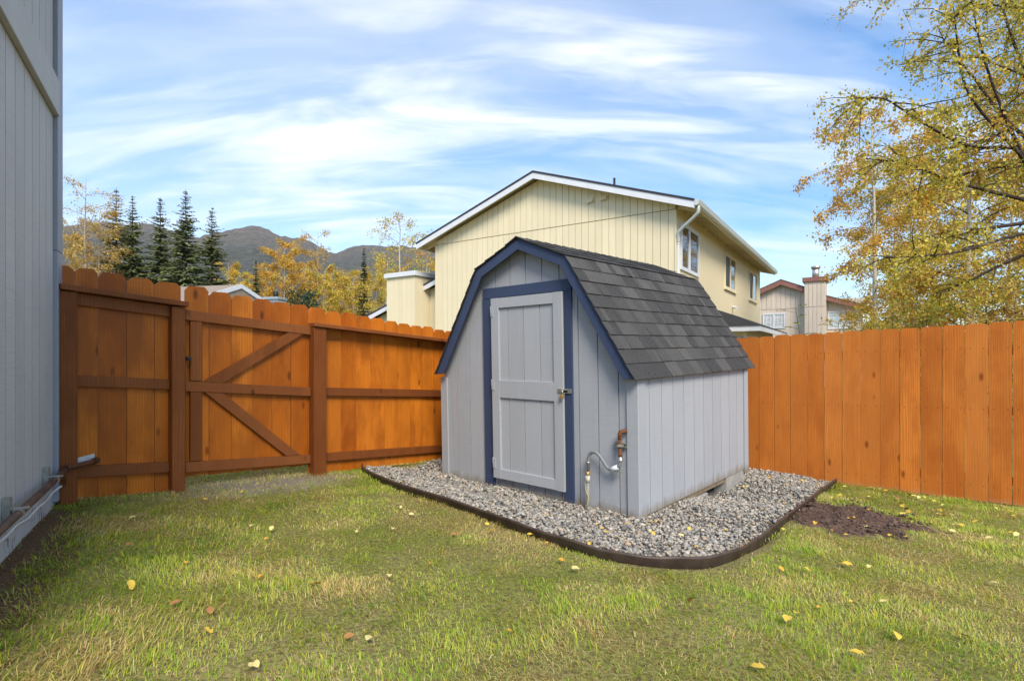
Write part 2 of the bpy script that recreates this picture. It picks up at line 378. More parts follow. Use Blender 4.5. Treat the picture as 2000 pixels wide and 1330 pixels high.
ys = np.concatenate([[-9000, -2000, -400, -80, -20, -8], np.linspace(-4, 13, 86), [18, 30, 60, 120, 300, 900, 3000, 9000]])
X, Y = np.meshgrid(xs, ys); Z = gz(X, Y) + (VN1.fbm(X*2.2, Y*2.2, 3)-.5)*.03*((np.abs(X) < 12) & (np.abs(Y) < 14))
GP = [(-1.60,5.83),(-1.50,5.55),(-1.14,5.05),(-.76,4.70),(-.41,4.36),(-.07,3.95),(.20,3.64),(.43,3.44),(.60,3.33),(.80,3.265),(1.0,3.25),(1.21,3.31),(1.44,3.50),(1.66,3.74),(1.885,4.02),(2.43,4.71),(3.10,5.54),(3.815,6.415)]
EP = smoothpath(GP, 12)
CORNER = (.904, 8.868)
GPOLY = [tuple(p) for p in EP] + [CORNER]
ing = inpoly(X.ravel(), Y.ravel(), GPOLY).reshape(X.shape)
Z = np.where(ing, np.minimum(Z, gravz(X, Y)-.05), Z)
nx, ny = len(xs), len(ys)
idx = np.arange(nx*ny).reshape(ny, nx)
q = np.stack([idx[:-1, :-1], idx[:-1, 1:], idx[1:, 1:], idx[1:, :-1]], -1).reshape(-1, 4)
me = fastmesh('ground', np.c_[X.ravel(), Y.ravel(), Z.ravel()], q.ravel(), np.arange(len(q))*4, np.full(len(q), 4), smooth=True)
o = link('ground', me, groundmat()); o['kind'] = 'structure'

# gravel bed: a sheet of fines under loose pebbles
shed_yaw, shed_tilt = R(-42.85), R(1.4); SO = np.array([.138, 5.29, .2])
su = np.array([math.cos(shed_yaw), math.sin(shed_yaw)]); sv = np.array([-su[1], su[0]])
def gravsheet():
    gx = np.arange(-1.8, 4.0, .08); gy = np.arange(3.1, 9.0, .08); A, Bq = np.meshgrid(gx, gy)
    zz = gravz(A, Bq) - .022; i = np.arange(A.size).reshape(A.shape)
    q = np.stack([i[:-1, :-1], i[:-1, 1:], i[1:, 1:], i[1:, :-1]], -1).reshape(-1, 4)
    cxy = np.c_[A.ravel(), Bq.ravel()]; ok = inpoly(A.ravel(), Bq.ravel(), GPOLY)
    q = q[ok[q].all(1)]
    me = fastmesh('gravel_bed', np.c_[cxy, zz.ravel()], q.ravel(), np.arange(len(q))*4, np.full(len(q), 4), smooth=True)
    o = link('gravel_bed', me, plain('gravel_fines', (.10, .09, .08), .95, 0, .5, 30, .8, c2=(.24, .22, .20))); o['kind'] = 'structure'
gravsheet()
def icosa():
    t = (1+5**.5)/2
    v = np.array([(-1,t,0),(1,t,0),(-1,-t,0),(1,-t,0),(0,-1,t),(0,1,t),(0,-1,-t),(0,1,-t),(t,0,-1),(t,0,1),(-t,0,-1),(-t,0,1)])/math.hypot(1, t)
    f = np.array([(0,11,5),(0,5,1),(0,1,7),(0,7,10),(0,10,11),(1,5,9),(5,11,4),(11,10,2),(10,7,6),(7,1,8),(3,9,4),(3,4,2),(3,2,6),(3,6,8),(3,8,9),(4,9,5),(2,4,11),(6,2,10),(8,6,7),(9,8,1)])
    return v, f
def pebbles(n=36000):
    px = rng.uniform(-1.75, 3.95, n*2); py = rng.uniform(3.15, 8.9, n*2)
    k = inpoly(px, py, GPOLY); px = px[k]; py = py[k]
    k = np.ones(len(px), bool)
    for q in EP: k &= (px-q[0])**2+(py-q[1])**2 > .042**2
    px = px[k]; py = py[k]
    rel = np.c_[px-SO[0], py-SO[1]]; a = rel @ su; b = rel @ sv
    k = ~((np.abs(a) < 1.17) & (b > .03) & (b < 2.4))
    px, py = px[k][:n], py[k][:n]; n = len(px)
    iv, jf = icosa()
    s = rng.lognormal(math.log(.0102), .36, n).clip(.005, .026)
    sc = np.c_[s*rng.uniform(.9, 1.5, n), s*rng.uniform(.75, 1.1, n), s*rng.uniform(.5, .85, n)]
    V = iv[None]*sc[:, None]*rng.uniform(.84, 1.12, (n, 12, 1))
    yaw = rng.uniform(0, 6.28, n); t1 = rng.normal(0, .5, n)
    c, s_ = np.cos(t1)[:, None], np.sin(t1)[:, None]
    V = np.stack([V[..., 0], V[..., 1]*c-V[..., 2]*s_, V[..., 1]*s_+V[..., 2]*c], -1)
    c, s_ = np.cos(yaw)[:, None], np.sin(yaw)[:, None]
    V = np.stack([V[..., 0]*c-V[..., 1]*s_, V[..., 0]*s_+V[..., 1]*c, V[..., 2]], -1)
    z = gravz(px, py) - .016 + rng.uniform(0, .022, n) + (VN2.fbm(px*3, py*3, 2)-.5)*.03
    V += np.c_[px, py, z][:, None]
    pal = 1.0*np.array([1.05, 1.0, .92])*np.array([(.36,.35,.33),(.30,.31,.31),(.24,.25,.26),(.42,.40,.36),(.46,.44,.42),(.19,.20,.21),(.40,.35,.28),(.32,.27,.22),(.15,.155,.16),(.40,.30,.22),(.52,.51,.49)])
    ci = rng.choice(len(pal), n, p=[.17,.15,.13,.13,.10,.09,.08,.05,.05,.02,.03])
    colr = (pal[ci]*rng.uniform(.75, 1.2, (n, 1))).repeat(12, 0)
    F = (jf[None]+np.arange(n)[:, None, None]*12).reshape(-1, 3)
    me = fastmesh('gravel', V.reshape(-1, 3), F.ravel(), np.arange(len(F))*3, np.full(len(F), 3), colr, True)
    o = link('gravel', me, M['pebble']); o['kind'] = 'stuff'; tag(o, 'loose grey pebble gravel spread around the small shed', 'gravel')
pebbles()

# edging strip
ed = B(); zt = None
n = len(EP); T = np.gradient(EP, axis=0); T /= np.linalg.norm(T, axis=1)[:, None]; Nn = np.c_[-T[:, 1], T[:, 0]]
prof = [(-.004, -.08), (-.004, .055), (-.010, .062), (-.008, .072), (.002, .076), (.009, .070), (.008, .060), (.004, .055), (.004, -.08)]
vs = []; fs = []
hgt = [gz(*EP[i])-.011+.006*math.sin(i*.11)+.003*math.sin(i*.33) for i in range(n)]
for i in range(n):
    for a, b in prof: vs.append((EP[i, 0]+Nn[i, 0]*a, EP[i, 1]+Nn[i, 1]*a, float(hgt[i])+b))
m_ = len(prof)
for i in range(n-1):
    for k in range(m_): fs.append([i*m_+k, (i+1)*m_+k, (i+1)*m_+(k+1) % m_, i*m_+(k+1) % m_])
fs.append(list(range(m_))[::-1]); fs.append([(n-1)*m_+k for k in range(m_)])
ed.add(vs, fs, True)
tag(ed.build('landscape_edging', M['edge']), 'dark brown plastic edging strip curving around the gravel bed', 'edging')

# bare soil patch beside the edging
def soilpatch():
    cx, cy = 2.84, 4.74; ang = np.linspace(0, 2*math.pi, 121)[:-1]
    rows = 26; vs = []; fs = []
    key = [(2.30, 4.62), (2.52, 4.17), (2.86, 4.12), (3.18, 4.30), (3.46, 4.42), (3.42, 4.72), (3.36, 5.02), (3.10, 5.30), (2.92, 5.36), (2.70, 5.10), (2.48, 4.86)]
    ka = np.array([math.atan2(b-cy, a-cx) for a, b in key]); kr = np.array([math.hypot(b-cy, a-cx) for a, b in key]); o_ = np.argsort(ka); ka, kr = ka[o_], kr[o_]
    aw = (ang+math.pi) % (2*math.pi)-math.pi
    rad0 = np.interp(aw, np.r_[ka[-1]-2*math.pi, ka, ka[0]+2*math.pi], np.r_[kr[-1], kr, kr[0]])
    rad0 = rad0*(1+.10*np.sin(9*ang+1)+.07*np.sin(17*ang)+.05*np.sin(31*ang+2))
    for r in range(rows+1):
        for k, a in enumerate(ang):
            rad = rad0[k]*r/rows; x = cx+math.cos(a)*rad; y = cy+math.sin(a)*rad
            e = 1-(r/rows)**4
            z = float(gz(x, y))+e*(.022+.12*float(VN1.fbm(np.array(x*7.), np.array(y*7.), 5, .62)-.38))-.012*(1-e)
            vs.append((x, y, z))
    n = len(ang)
    for r in range(rows):
        for k in range(n): fs.append([r*n+k, (r+1)*n+k, (r+1)*n+(k+1) % n, r*n+(k+1) % n])
    b = B(); b.add(vs, fs, True)
    m, nt, bs = newmat('dark_soil', .85, .25)
    f = noise(nt, coords(nt, rnd=False), 22, 6, .7); g = noise(nt, coords(nt, rnd=False), 3, 3)
    setc(nt, bs, MIX(nt, RAMP(nt, MATH(nt, 'ADD', MATH(nt, 'MULTIPLY', f, .5), MATH(nt, 'MULTIPLY', g, .5)), [(.38, 0), (.62, 1)]), (.055, .032, .022), (.160, .100, .075)))
    bump(nt, bs, f, 1.0, .03)
    o = b.build('soil', m); o['kind'] = 'structure'
    return [vs[rows*n+k][:2] for k in range(n)]
SOIL = soilpatch()
def clods(n=700):
    r = np.random.default_rng(77); x = r.uniform(2.2, 3.5, n*3); y = r.uniform(4.0, 5.45, n*3); k = inpoly(x, y, SOIL); x, y = x[k][:n], y[k][:n]; n = len(x)
    iv, jf = icosa(); s_ = r.lognormal(math.log(.007), .55, n).clip(.003, .026)
    V = iv[None]*s_[:, None, None]*r.uniform(.6, 1.25, (n, 12, 1))*np.array([1, 1, .7])
    z = gz(x, y)+.022+.12*(VN1.fbm(x*7., y*7., 5, .62)-.38)
    V += np.c_[x, y, z][:, None]; F = (jf[None]+np.arange(n)[:, None, None]*12).reshape(-1, 3)
    me = fastmesh('soil_crumbs', V.reshape(-1, 3), F.ravel(), np.arange(len(F))*3, np.full(len(F), 3), np.repeat(np.array([(.10, .062, .045)])*r.uniform(.5, 1.5, (n, 1)), 12, 0), True)
    o = link('soil_crumbs', me, M['pebble']); o['kind'] = 'stuff'; tag(o, 'crumbs of dark soil scattered over the bare patch', 'soil')
clods()

# ------------------------------------------------------------------ shed
sh = thing('garden_shed', 'small grey-blue barn-roofed garden shed with navy trim on the gravel', 'shed', tuple(SO), (shed_tilt, 0, shed_yaw))
UC = .03
def prof_top(u, drop=0):
    a = abs(u-UC); 
    z = 2.43-a*(.235/.56) if a < .56 else 2.195-(a-.56)*(1.06/.665)
    return z-drop
# inner frame so that grooves are backed and the inside is dark
core = B(); core.prism([(-1.2, -.02), (1.2, -.02), (1.2, 1.16), (.57, 2.14), (UC, 2.36), (-.51, 2.14), (-1.2, 1.08)], .022, 2.418)
core.build('inner_frame', M['back'], sh)
g = [.031+.203*k for k in range(-5, 6)]; ed_ = [-1.222]+g+[1.222]
for a, b in zip(ed_[:-1], ed_[1:]):
    a2, b2 = a+.005, b-.005
    pts = [(a2, -.03), (b2, -.03), (b2, prof_top(b2, .03))]
    for kx in (UC+.56, UC, UC-.56):
        if a2 < kx < b2: pts.append((kx, prof_top(kx, .03)))
    pts.append((a2, prof_top(a2, .03)))
    B().prism(pts, .004, .020).build('siding_board', M['shed'], sh)
    B().prism([(x, z) for x, z in pts], 2.420, 2.436).build('siding_board', M['shed'], sh)
for sx in (-1, 1):
    gs = [0.004]+[.203+.2155*k for k in range(0, 11)]+[2.436]
    for a, b in zip(gs[:-1], gs[1:]):
        if b-a < .03: continue
        x0, x1 = (1.204, 1.220) if sx > 0 else (-1.220, -1.204)
        bb = B().box(x0, x1, max(a+.004, .022), min(b-.004, 2.418), -.012, 1.20 if sx > 0 else 1.10); bb.build('siding_board', M['shed'], sh)
for (x0, x1, y0, y1) in ((1.132, 1.238, -.016, .002), (-1.238, -1.132, -.016, .002), (1.222, 1.238, .004, .112), (1.222, 1.238, 2.34, 2.44), (-1.238, -1.222, .004, .112)):
    B().box(x0, x1, y0, y1, -.05, 1.175 if x0 > 0 else 1.09).build('corner_board', M['shed'], sh, bevel=.002)
# skids / blocks under the side
B().box(1.12, 1.205, .06, 1.85, -.060, -.014).build('skid_beam', M['rawwood'], sh)
B().box(-1.205, -1.12, .06, 2.42, -.075, -.014).build('skid_beam', M['rawwood'], sh)
B().box(1.07, 1.216, .66, 1.37, -.22, -.076).build('support_block', M['block'], sh, bevel=.004)
B().box(1.07, 1.214, 1.86, 2.40, -.24, -.0145).build('support_block', M['block'], sh, bevel=.004)
# door trim
B().box(-.545, -.415, -.018, .002, -.02, 1.905).build('door_trim', M['trim_d'], sh, bevel=.002)
B().box(.480, .585, -.018, .002, -.02, 1.905).build('door_trim', M['trim_d'], sh, bevel=.002)
B().box(-.535, .585, -.020, .002, 1.908, 2.012).build('door_trim', M['trim'], sh, bevel=.002)
# door
dr = B().box(-.385, .505, -.024, -.004, .105, 1.895).build('door', M['back'], sh)
dg = [-.385, -.172, .031, .234, .505]
for a, b in zip(dg[:-1], dg[1:]):
    B().box(a+.004, b-.004, -.036, -.022, .108, 1.892).build('door_board', M['door'], dr)
B().box(-.388, -.285, -.056, -.034, .102, 1.900).build('stile', M['door'], dr, bevel=.002)
B().box(.405, .510, -.056, -.034, .100, 1.900).build('stile', M['door'], dr, bevel=.002)
B().box(-.284, .404, -.054, -.034, 1.800, 1.898).build('rail', M['door'], dr, bevel=.002)
B().box(-.284, .404, -.054, -.034, .912, 1.085).build('rail', M['door'], dr, bevel=.002)
B().box(-.284, .404, -.054, -.034, .103, .200).build('rail', M['door'], dr, bevel=.002)
for z in (1.72, .985, .20):
    h = B().box(-.415, -.392, -.026, -.019, z, z+.10); h.box(-.384, -.352, -.061, -.055, z, z+.10)
    h.tube([(-.390, -.052, z-.004), (-.390, -.052, z+.104)], .008, 8); h.build('hinge', M['door'], dr)
hp = B(); hp.box(.452, .500, -.062, -.054, .990, 1.030); hp.box(.505, .578, -.030, -.019, .988, 1.028); hp.box(.498, .560, -.070, -.063, .996, 1.022)
hp.tube([(.515, -.065, 1.009), (.515, -.086, 1.009)], .011, 10); hp.build('hasp', M['galv'], dr)
hp = B(); hp.box(.505, .572, -.0735, -.0705, .999, 1.0185); hp.build('hasp_slot', M['black'], dr)
# fascia (front and rear): four mitred boards
outer = [(-1.200, 1.135), (UC-.565, 2.198), (UC, 2.434), (UC+.565, 2.198), (1.258, 1.135)]
def offs(P, d):
    out = []
    for i, p in enumerate(P):
        ns = []
        for a, b in ((i-1, i), (i, i+1)):
            if a < 0 or b >= len(P): continue
            t = np.subtract(P[b], P[a]); t = t/np.linalg.norm(t); ns.append(np.array([t[1], -t[0]]))
        if len(ns) == 1: 
            # cut level at the eave
            t = np.subtract(P[1], P[0]) if i == 0 else np.subtract(P[-2], P[-1]); t = t/np.linalg.norm(t)
            hx = d/abs(t[1]); out.append((p[0]+(hx if i == 0 else -hx), p[1]))
        else:
            k = ns[0]+ns[1]; k = k/np.linalg.norm(k); out.append(tuple(np.array(p)+k*d/np.dot(k, ns[0])))
    return out
inner = offs(outer, .094)
for y0 in (-.100, 2.536):
    for i in range(4):
        B().prism([inner[i], inner[i+1], outer[i+1], outer[i]], y0, y0+.020).build('fascia_board', M['trim'], sh, bevel=.0015)
# decking slabs
dk1 = offs(outer, .018)
for i in range(4):
    p = [dk1[i], dk1[i+1], outer[i+1], outer[i]]
    B().prism([(a, b) for a, b in p], -.079, 2.535).build('roof_deck', M['rawwood'], sh)
rf = B(); 
for i in range(4):
    oo = offs(outer, -.004)
    rf.prism([outer[i], outer[i+1], oo[i+1], oo[i]], -.112, 2.568)
roof = rf.build('roof', M['drip'], sh)
# shingles: each tab is a piece lying on the slope
def shingle_piece(P0, P1, y0, y1, th, up, lift):
    # P0 upper edge, P1 lower edge (u,z) on slope; box with thickness th, lower edge lifted
    t = np.subtract(P1, P0); t = t/np.linalg.norm(t); nrm = np.array([t[1], -t[0]])
    if nrm[1] < 0: nrm = -nrm
    a = np.array(P0)+nrm*up; b = np.array(P1)+nrm*(up+lift)
    c, d = a+nrm*.002, b+nrm*th
    q = [a, b, d, c]
    return B().hexa([(q[0][0], y0, q[0][1]), (q[1][0], y0, q[1][1]), (q[1][0], y1, q[1][1]), (q[0][0], y1, q[0][1]),
                     (q[3][0], y0, q[3][1]), (q[2][0], y0, q[2][1]), (q[2][0], y1, q[2][1]), (q[3][0], y1, q[3][1])])
def slope(Pt, Pb, nc, first, left=False):
    Pt, Pb = np.array(Pt), np.array(Pb); L = np.linalg.norm(Pb-Pt); t = (Pb-Pt)/L; e = L/nc
    joined = B()
    for k in range(nc):
        lo = Pt+t*(e*(k+1)+(.014 if k == nc-1 else 0)); hi = Pt+t*max(0, e*k-.03)
        y = -.122
        while y < 2.575:
            wd = random.choice((.07, .10, .12, .15, .18, .22, .26))
            y1 = min(y+wd, 2.578)
            if 2.578-y1 < .06: y1 = 2.578
            th = random.choice((.004, .0045, .008, .0085))
            bb = shingle_piece(hi, lo, y+.0012, y1-.0012, th, .0045, .007)
            if left: joined.add(bb.v, bb.f)
            else: bb.build('shingle', M['shingle'], roof)
            y = y1
    if left: o = joined.build('shingle_field', M['shingle'], roof); o['kind'] = 'stuff'
slope(outer[3], outer[4], 9, 0); slope(outer[2], outer[3], 4, 0)
slope(outer[1], outer[0], 9, 0, True); slope(outer[2], outer[1], 4, 0, True)
y = -.124
while y < 2.55:
    b = B(); z = 2.444; dz = -.13*.42
    b.add([(UC-.13, y, z+dz), (UC, y, z+.004), (UC+.13, y, z+dz), (UC-.13, y+.17, z+dz-.004), (UC, y+.17, z-.002), (UC+.13, y+.17, z+dz-.004),
           (UC-.13, y, z+dz+.006), (UC, y, z+.012), (UC+.13, y, z+dz+.006), (UC-.13, y+.17, z+dz), (UC, y+.17, z+.004), (UC+.13, y+.17, z+dz)],
          [[6,7,10,9],[7,8,11,10],[0,1,7,6],[1,2,8,7],[0,6,9,3],[2,5,11,8],[3,9,10,4],[4,10,11,5],[0,3,4,1],[1,4,5,2]])
    b.build('ridge_cap', M['shingle'], roof); y += .145

# padlock on the hasp
pl = thing('padlock', 'small brass padlock hanging from the shed door hasp', 'padlock', tuple(SO), (shed_tilt, 0, shed_yaw))
B().box(.498, .533, -.093, -.074, .945, .982).build('lock_body', M['brass'], pl, bevel=.003)
B().tube([(.506, -.083, .980), (.506, -.083, 1.004), (.510, -.083, 1.012), (.516, -.083, 1.014), (.522, -.083, 1.012), (.526, -.083, 1.004), (.526, -.083, .980)], .0032, 6).build('shackle', M['galv'], pl)

# conduit stub on the shed front
cd = thing('electrical_conduit', 'grey flexible conduit looping from ground pipe to rusty elbow on shed wall', 'conduit', tuple(SO), (shed_tilt, 0, shed_yaw))
B().tube([(.765, -.060, -.10), (.766, -.060, .235)], .0165, 12).build('ground_pipe', M['pvc'], cd)
B().tube([(.767, -.060, .234), (.768, -.060, .290)], .0205, 12).build('white_sleeve', M['plate'], cd)
B().tube([(.768, -.060, .289), (.769, -.060, .305), (.769, -.060, .312), (.770, -.060, .328)], [.013, .019, .019, .013], 10).build('brass_clamp', M['brass'], cd)
c_ = B(); c_.tube([(.770, -.060, .327), (.772, -.060, .347)], .012, 10); c_.build('rusty_nipple', M['rust'], cd)
c_ = B(); c_.tube([(.772, -.060, .346), (.774, -.060, .375), (.774, -.060, .377), (.775, -.060, .400), (.775, -.060, .402), (.776, -.060, .412)], [.0125, .0125, .016, .016, .019, .019], 10); c_.build('connector', M['galv'], cd)
fp = smoothpath([(.776, -.060, .410), (.780, -.062, .445), (.797, -.064, .483), (.830, -.066, .503), (.868, -.066, .497), (.900, -.064, .470), (.930, -.060, .432), (.958, -.058, .396), (.985, -.058, .376), (1.005, -.058, .374)], 6)
B().tube(fp, .0145, 10).build('flexible_hose', M['flex'], cd)
B().tube([(.992, -.058, .370), (1.070, -.058, .407)], .0195, 12).build('white_coupling', M['white'], cd)
B().hexa([(1.040, -.075, .345), (1.096, -.075, .372), (1.096, -.040, .372), (1.040, -.040, .345), (1.036, -.075, .356), (1.092, -.075, .383), (1.092, -.040, .383), (1.036, -.040, .356)]).build('coupling_plate', M['galv'], cd)
B().tube(smoothpath([(1.062, -.058, .403), (1.080, -.058, .416), (1.092, -.058, .437), (1.094, -.058, .455)], 5), .0155, 10).build('grey_bend', M['flex'], cd)
B().tube([(1.094, -.058, .452), (1.094, -.058, .470), (1.094, -.058, .472), (1.094, -.058, .497)], [.018, .018, .015, .015], 10).build('connector', M['galv'], cd)
B().tube([(1.094, -.058, .495), (1.093, -.058, .512), (1.093, -.058, .514), (1.093, -.058, .540), (1.093, -.058, .542), (1.092, -.058, .650)], [.018, .018, .0165, .0165, .0125, .0125], 10).build('rusty_pipe', M['rust'], cd)
B().tube(smoothpath([(1.092, -.058, .640), (1.091, -.058, .668), (1.096, -.056, .690), (1.107, -.048, .700), (1.118, -.030, .700), (1.120, .004, .699)], 5), .0185, 12).build('rusty_elbow', M['rust'], cd)
s_ = B(); s_.box(1.015, 1.131, -.010, -.004, .566, .602); s_.box(1.015, 1.131, -.034, -.011, .566, .572); s_.box(1.015, 1.131, -.034, -.011, .596, .602); s_.build('strut_channel', M['strut'], cd)
s_ = B(); s_.box(1.072, 1.114, -.078, -.036, .574, .594); s_.tube([(1.094, -.079, .584), (1.094, -.090, .584)], .009, 6); s_.build('pipe_clamp', M['galv'], cd)
B().tube(smoothpath([(.772, -.078, .318), (.786, -.080, .290), (.760, -.079, .245), (.750, -.078, .220), (.764, -.080, .150), (.785, -.080, .110), (.775, -.080, .060), (.752, -.078, .012)], 6), .0022, 5).build('yellow_wire', M['ywire'], cd)

# ------------------------------------------------------------------ fences and gate
def board(x0, x1, zb, zt, ear, ear2=None):
    ear2 = ear2 or ear
    return [(x0, zb), (x1, zb), (x1, zt-ear2), (x1-ear, zt), (x0+ear, zt), (x0, zt-ear2)]
def beam(x0, x1, z0, z1, h, y0, y1): # sloping rail, z0,z1 top at each end
    return B().hexa([(x0, y0, z0-h), (x1, y0, z1-h), (x1, y1, z1-h), (x0, y1, z0-h), (x0, y0, z0), (x1, y0, z1), (x1, y1, z1), (x0, y1, z0)])
LFL, LFR = (-3.838, 3.221, 0), (0, 0, R(50))
fl = thing('wooden_fence', 'short stained fence panel with dog-eared boards between grey house corner and gate', 'fence', LFL, LFR)
fg = thing('fence_gate', 'stained wooden gate with brown rails and K-shaped braces', 'gate', LFL, LFR)
fr = thing('wooden_fence', 'stained fence panel with brown rails running from gate behind the shed', 'fence', LFL, LFR)
ltop = lambda s: 2.165-.0875*(s-1.1)
lbot = lambda s: .475-.055*(s-1.0)-.03
def put(parent, mat, e, topf, botf, ear, jit=.004):
    for a, b in e:
        s = (a+b)/2; zt = topf(s)+random.uniform(-.008, .008); y = random.uniform(0, jit)
        B().prism(board(a, b, botf(s), zt, ear*random.uniform(.8, 1.2), ear*random.uniform(.8, 1.2)), y, y+.017).build('fence_board', mat, parent)
put(fl, M['fence'], [(.905, .999), (1.002, 1.1385), (1.142, 1.321), (1.324, 1.508), (1.511, 1.700)], ltop, lbot, .033)
put(fg, M['fence'], [(1.733, 1.9165), (1.9215, 2.106), (2.109, 2.292), (2.295, 2.471), (2.475, 2.655), (2.660, 2.832)], ltop, lambda s: .515-.062*(s-1.73), .033)
e = []; s = 2.840
while s < 7.35:
    wd = .1835; gp = .006 if (abs(s-4.12) < .1 or abs(s-4.30) < .1) else .002
    e.append((s, min(s+wd-gp, 7.36))); s += wd
put(fr, M['fence'], e, ltop, lbot, .033)
B().box(.900, 1.000, -.092, -.002, .30, 1.978).build('post', M['rail'], fl, bevel=.003)
B().box(1.606, 1.702, -.092, -.002, .28, 1.920).build('post', M['rail'], fl, bevel=.003)
beam(.895, 1.722, 2.028, 1.962, .040, -.118, -.003).build('cap_rail', M['rail'], fl, bevel=.003)
beam(1.002, 1.604, 1.378, 1.330, .080, -.042, -.002).build('rail', M['rail'], fl, bevel=.002)
beam(1.002, 1.604, .715, .662, .082, -.042, -.002).build('rail', M['rail'], fl, bevel=.002)
beam(1.002, 1.604, 1.975, 1.925, .085, -.040, -.002).build('rail', M['rail'], fl)
# gate frame
for z0, z1 in ((1.903, 1.815), (1.312, 1.213), (.641, .553)):
    beam(1.718, 2.838, z0, z1, .083, -.046, -.004).build('gate_rail', M['rail'], fg, bevel=.002)
B().box(1.760, 1.848, -.040, -.004, 1.313, 1.811).build('stile', M['rail'], fg, bevel=.002)
B().box(1.760, 1.848, -.040, -.004, .640, 1.224).build('stile', M['rail'], fg, bevel=.002)
B().prism([(1.861, 1.300), (2.025, 1.287), (2.765, 1.737), (2.618, 1.749)], -.040, -.005).build('brace', M['rail'], fg, bevel=.002)
B().prism([(2.593, .575), (2.733, .565), (2.018, 1.203), (1.868, 1.216)], -.040, -.005).build('brace', M['rail'], fg, bevel=.002)
lt = B(); lt.box(1.708, 1.758, -.066, -.045, 1.488, 1.504); lt.tube([(1.738, -.060, 1.496), (1.738, -.088, 1.496)], .013, 10); lt.box(1.718, 1.732, -.075, -.045, 1.478, 1.515)
lt.build('latch', M['black'], fg)
# right hand part
B().box(2.842, 2.976, -.100, -.003, .20, 1.808).build('post', M['rail'], fr, bevel=.003)
for s in (4.72, 6.55): B().box(s, s+.09, -.092, -.003, .0, 1.80-.068*(s-2.9)).build('post', M['rail'], fr, bevel=.003)
beam(2.836, 7.34, 1.850, 1.850-.0652*4.5, .037, -.125, -.003).build('cap_rail', M['rail'], fr, bevel=.003)
for z0 in (1.208, .547):
    k = .061 if z0 > 1 else .070
    for a, b in ((2.978, 4.718), (4.812, 6.548), (6.642, 7.34)):
        beam(a, b, z0-k*(a-3.0), z0-k*(b-3.0), .083, -.042, -.003).build('rail', M['rail'], fr, bevel=.002)
B().box(2.995, 3.20, -.012, -.0045, 1.690, 1.705).build('nailer', M['rail'], fr)

f2 = thing('wooden_fence', 'tall orange cedar fence of wide vertical boards along the right of the shed', 'fence', (4.739, 5.642, 0), (0, 0, R(-40.03)))
rtop = lambda s: 1.800+.0364*(s+1.5); rbot = lambda s: .030+.021*(s+.5)
s = -5.01
while s < 3.6:
    gap = .007 if (abs(s-.30) < .09 or abs(s-.12) < .09) else random.choice((.0025, .0035, .005))
    y = random.uniform(0, .008); mid = s+.092
    B().prism(board(s, s+.184-gap, rbot(mid)-.005+random.uniform(-.006, .006), rtop(mid)+random.uniform(-.006, .006), random.uniform(.024, .034), random.uniform(.016, .026)), y, y+.017).build('fence_board', M['fence2'], f2)
    s += .184
for z in (.30, 1.0, 1.60):
    beam(-4.98, 3.6, z-.12, z+.10, .085, .024, .062).build('rail', M['fence2'], f2)
for s in (-4.6, -2.2, .2, 2.6): B().box(s, s+.09, .064, .154, -.3, 1.62).build('post', M['fence2'], f2)

# ------------------------------------------------------------------ grey house at left
gh = thing('grey_house', 'tall grey wood-sided house wall with dark corner trim beside the fence', 'house', (-3.27, 3.93, 0), (0, 0, R(-59.37)))
LW = 3.35
B().box(.0, LW, -5.0, -.020, -.2, 4.55).build('house_body', M['back'], gh)
edges = [.165]+[.19+.186*k for k in range(1, 17)]+[LW]
for a, b in zip(edges[:-1], edges[1:]):
    B().box(a+.005, b-.005, -.018, .0, .565, 3.20).build('siding_board', M['wall'], gh)
    B().box(a+.005, b-.005, -.018, .0, 3.41, 4.55).build('siding_board', M['wall'], gh)
B().box(-.012, .160, -.018, .026, .50, 2.25).build('corner_board', M['wall_trim'], gh, bevel=.003)
B().box(-.012, .160, -.018, .026, 2.253, 4.55).build('corner_board', M['wall_trim'], gh, bevel=.003)
B().box(-.030, -.013, -.10, .022, .50, 4.55).build('corner_board', M['wall_trim'], gh, bevel=.003)
B().box(.162, LW, .0015, .036, 3.185, 3.425).build('belly_band', M['wall'], gh, bevel=.003)
B().box(.02, LW, -.018, -.004, .1, .562).build('foundation', M['found'], gh)
rb = B(); rb.prismx([(.30, 4.54), (-5.3, 4.54), (-5.3, 4.66), (-2.5, 5.5), (.30, 4.66)], -.4, LW+.3); rb.build('roof', M['roof_dark'], gh)
# conduit pipe along the wall
pp = thing('wall_pipe', 'rusty iron pipe clamped along the grey house wall, bending to the fence', 'pipe', (-3.27, 3.93, 0), (0, 0, R(-59.37)))
def fl2gh(s, y, z):  # left fence local -> grey house local
    c, d = math.cos(R(50)), math.sin(R(50)); wx = LFL[0]+c*s-d*y; wy = LFL[1]+d*s+c*y
    dx, dy = wx+3.27, wy-3.93; a = R(-59.37); return (math.cos(a)*dx+math.sin(a)*dy, -math.sin(a)*dx+math.cos(a)*dy, z)
e0 = fl2gh(.93, -.135, .728); e1 = fl2gh(1.10, -.062, .742); e2 = fl2gh(1.125, -.030, .744)
B().tube([(2.6, .062, .705), (.9, .062, .709), (.10, .062, .715)], .021, 12).build('pipe_run', M['pipe'], pp)
B().tube(smoothpath([(.11, .062, .715), (.04, .066, .717), e0], 5), .023, 12).build('pipe_bend', M['rust'], pp)
B().tube([e0, e1], .018, 10).build('pipe_end', M['rust'], pp)
B().tube([e1, e2], .024, 10).build('pipe_cap', M['rust'], pp)
for s in (.48, 1.36, 2.2):
    B().box(s-.02, s+.02, .002, .034, .645, .795).build('strut_bar', M['strut'], pp)
    k = B(); k.tube([(s-.012, .062, .71), (s+.012, .062, .71)], .0245, 12); k.box(s-.012, s+.012, .034, .105, .731, .739); k.build('pipe_clamp', M['galv'], pp)
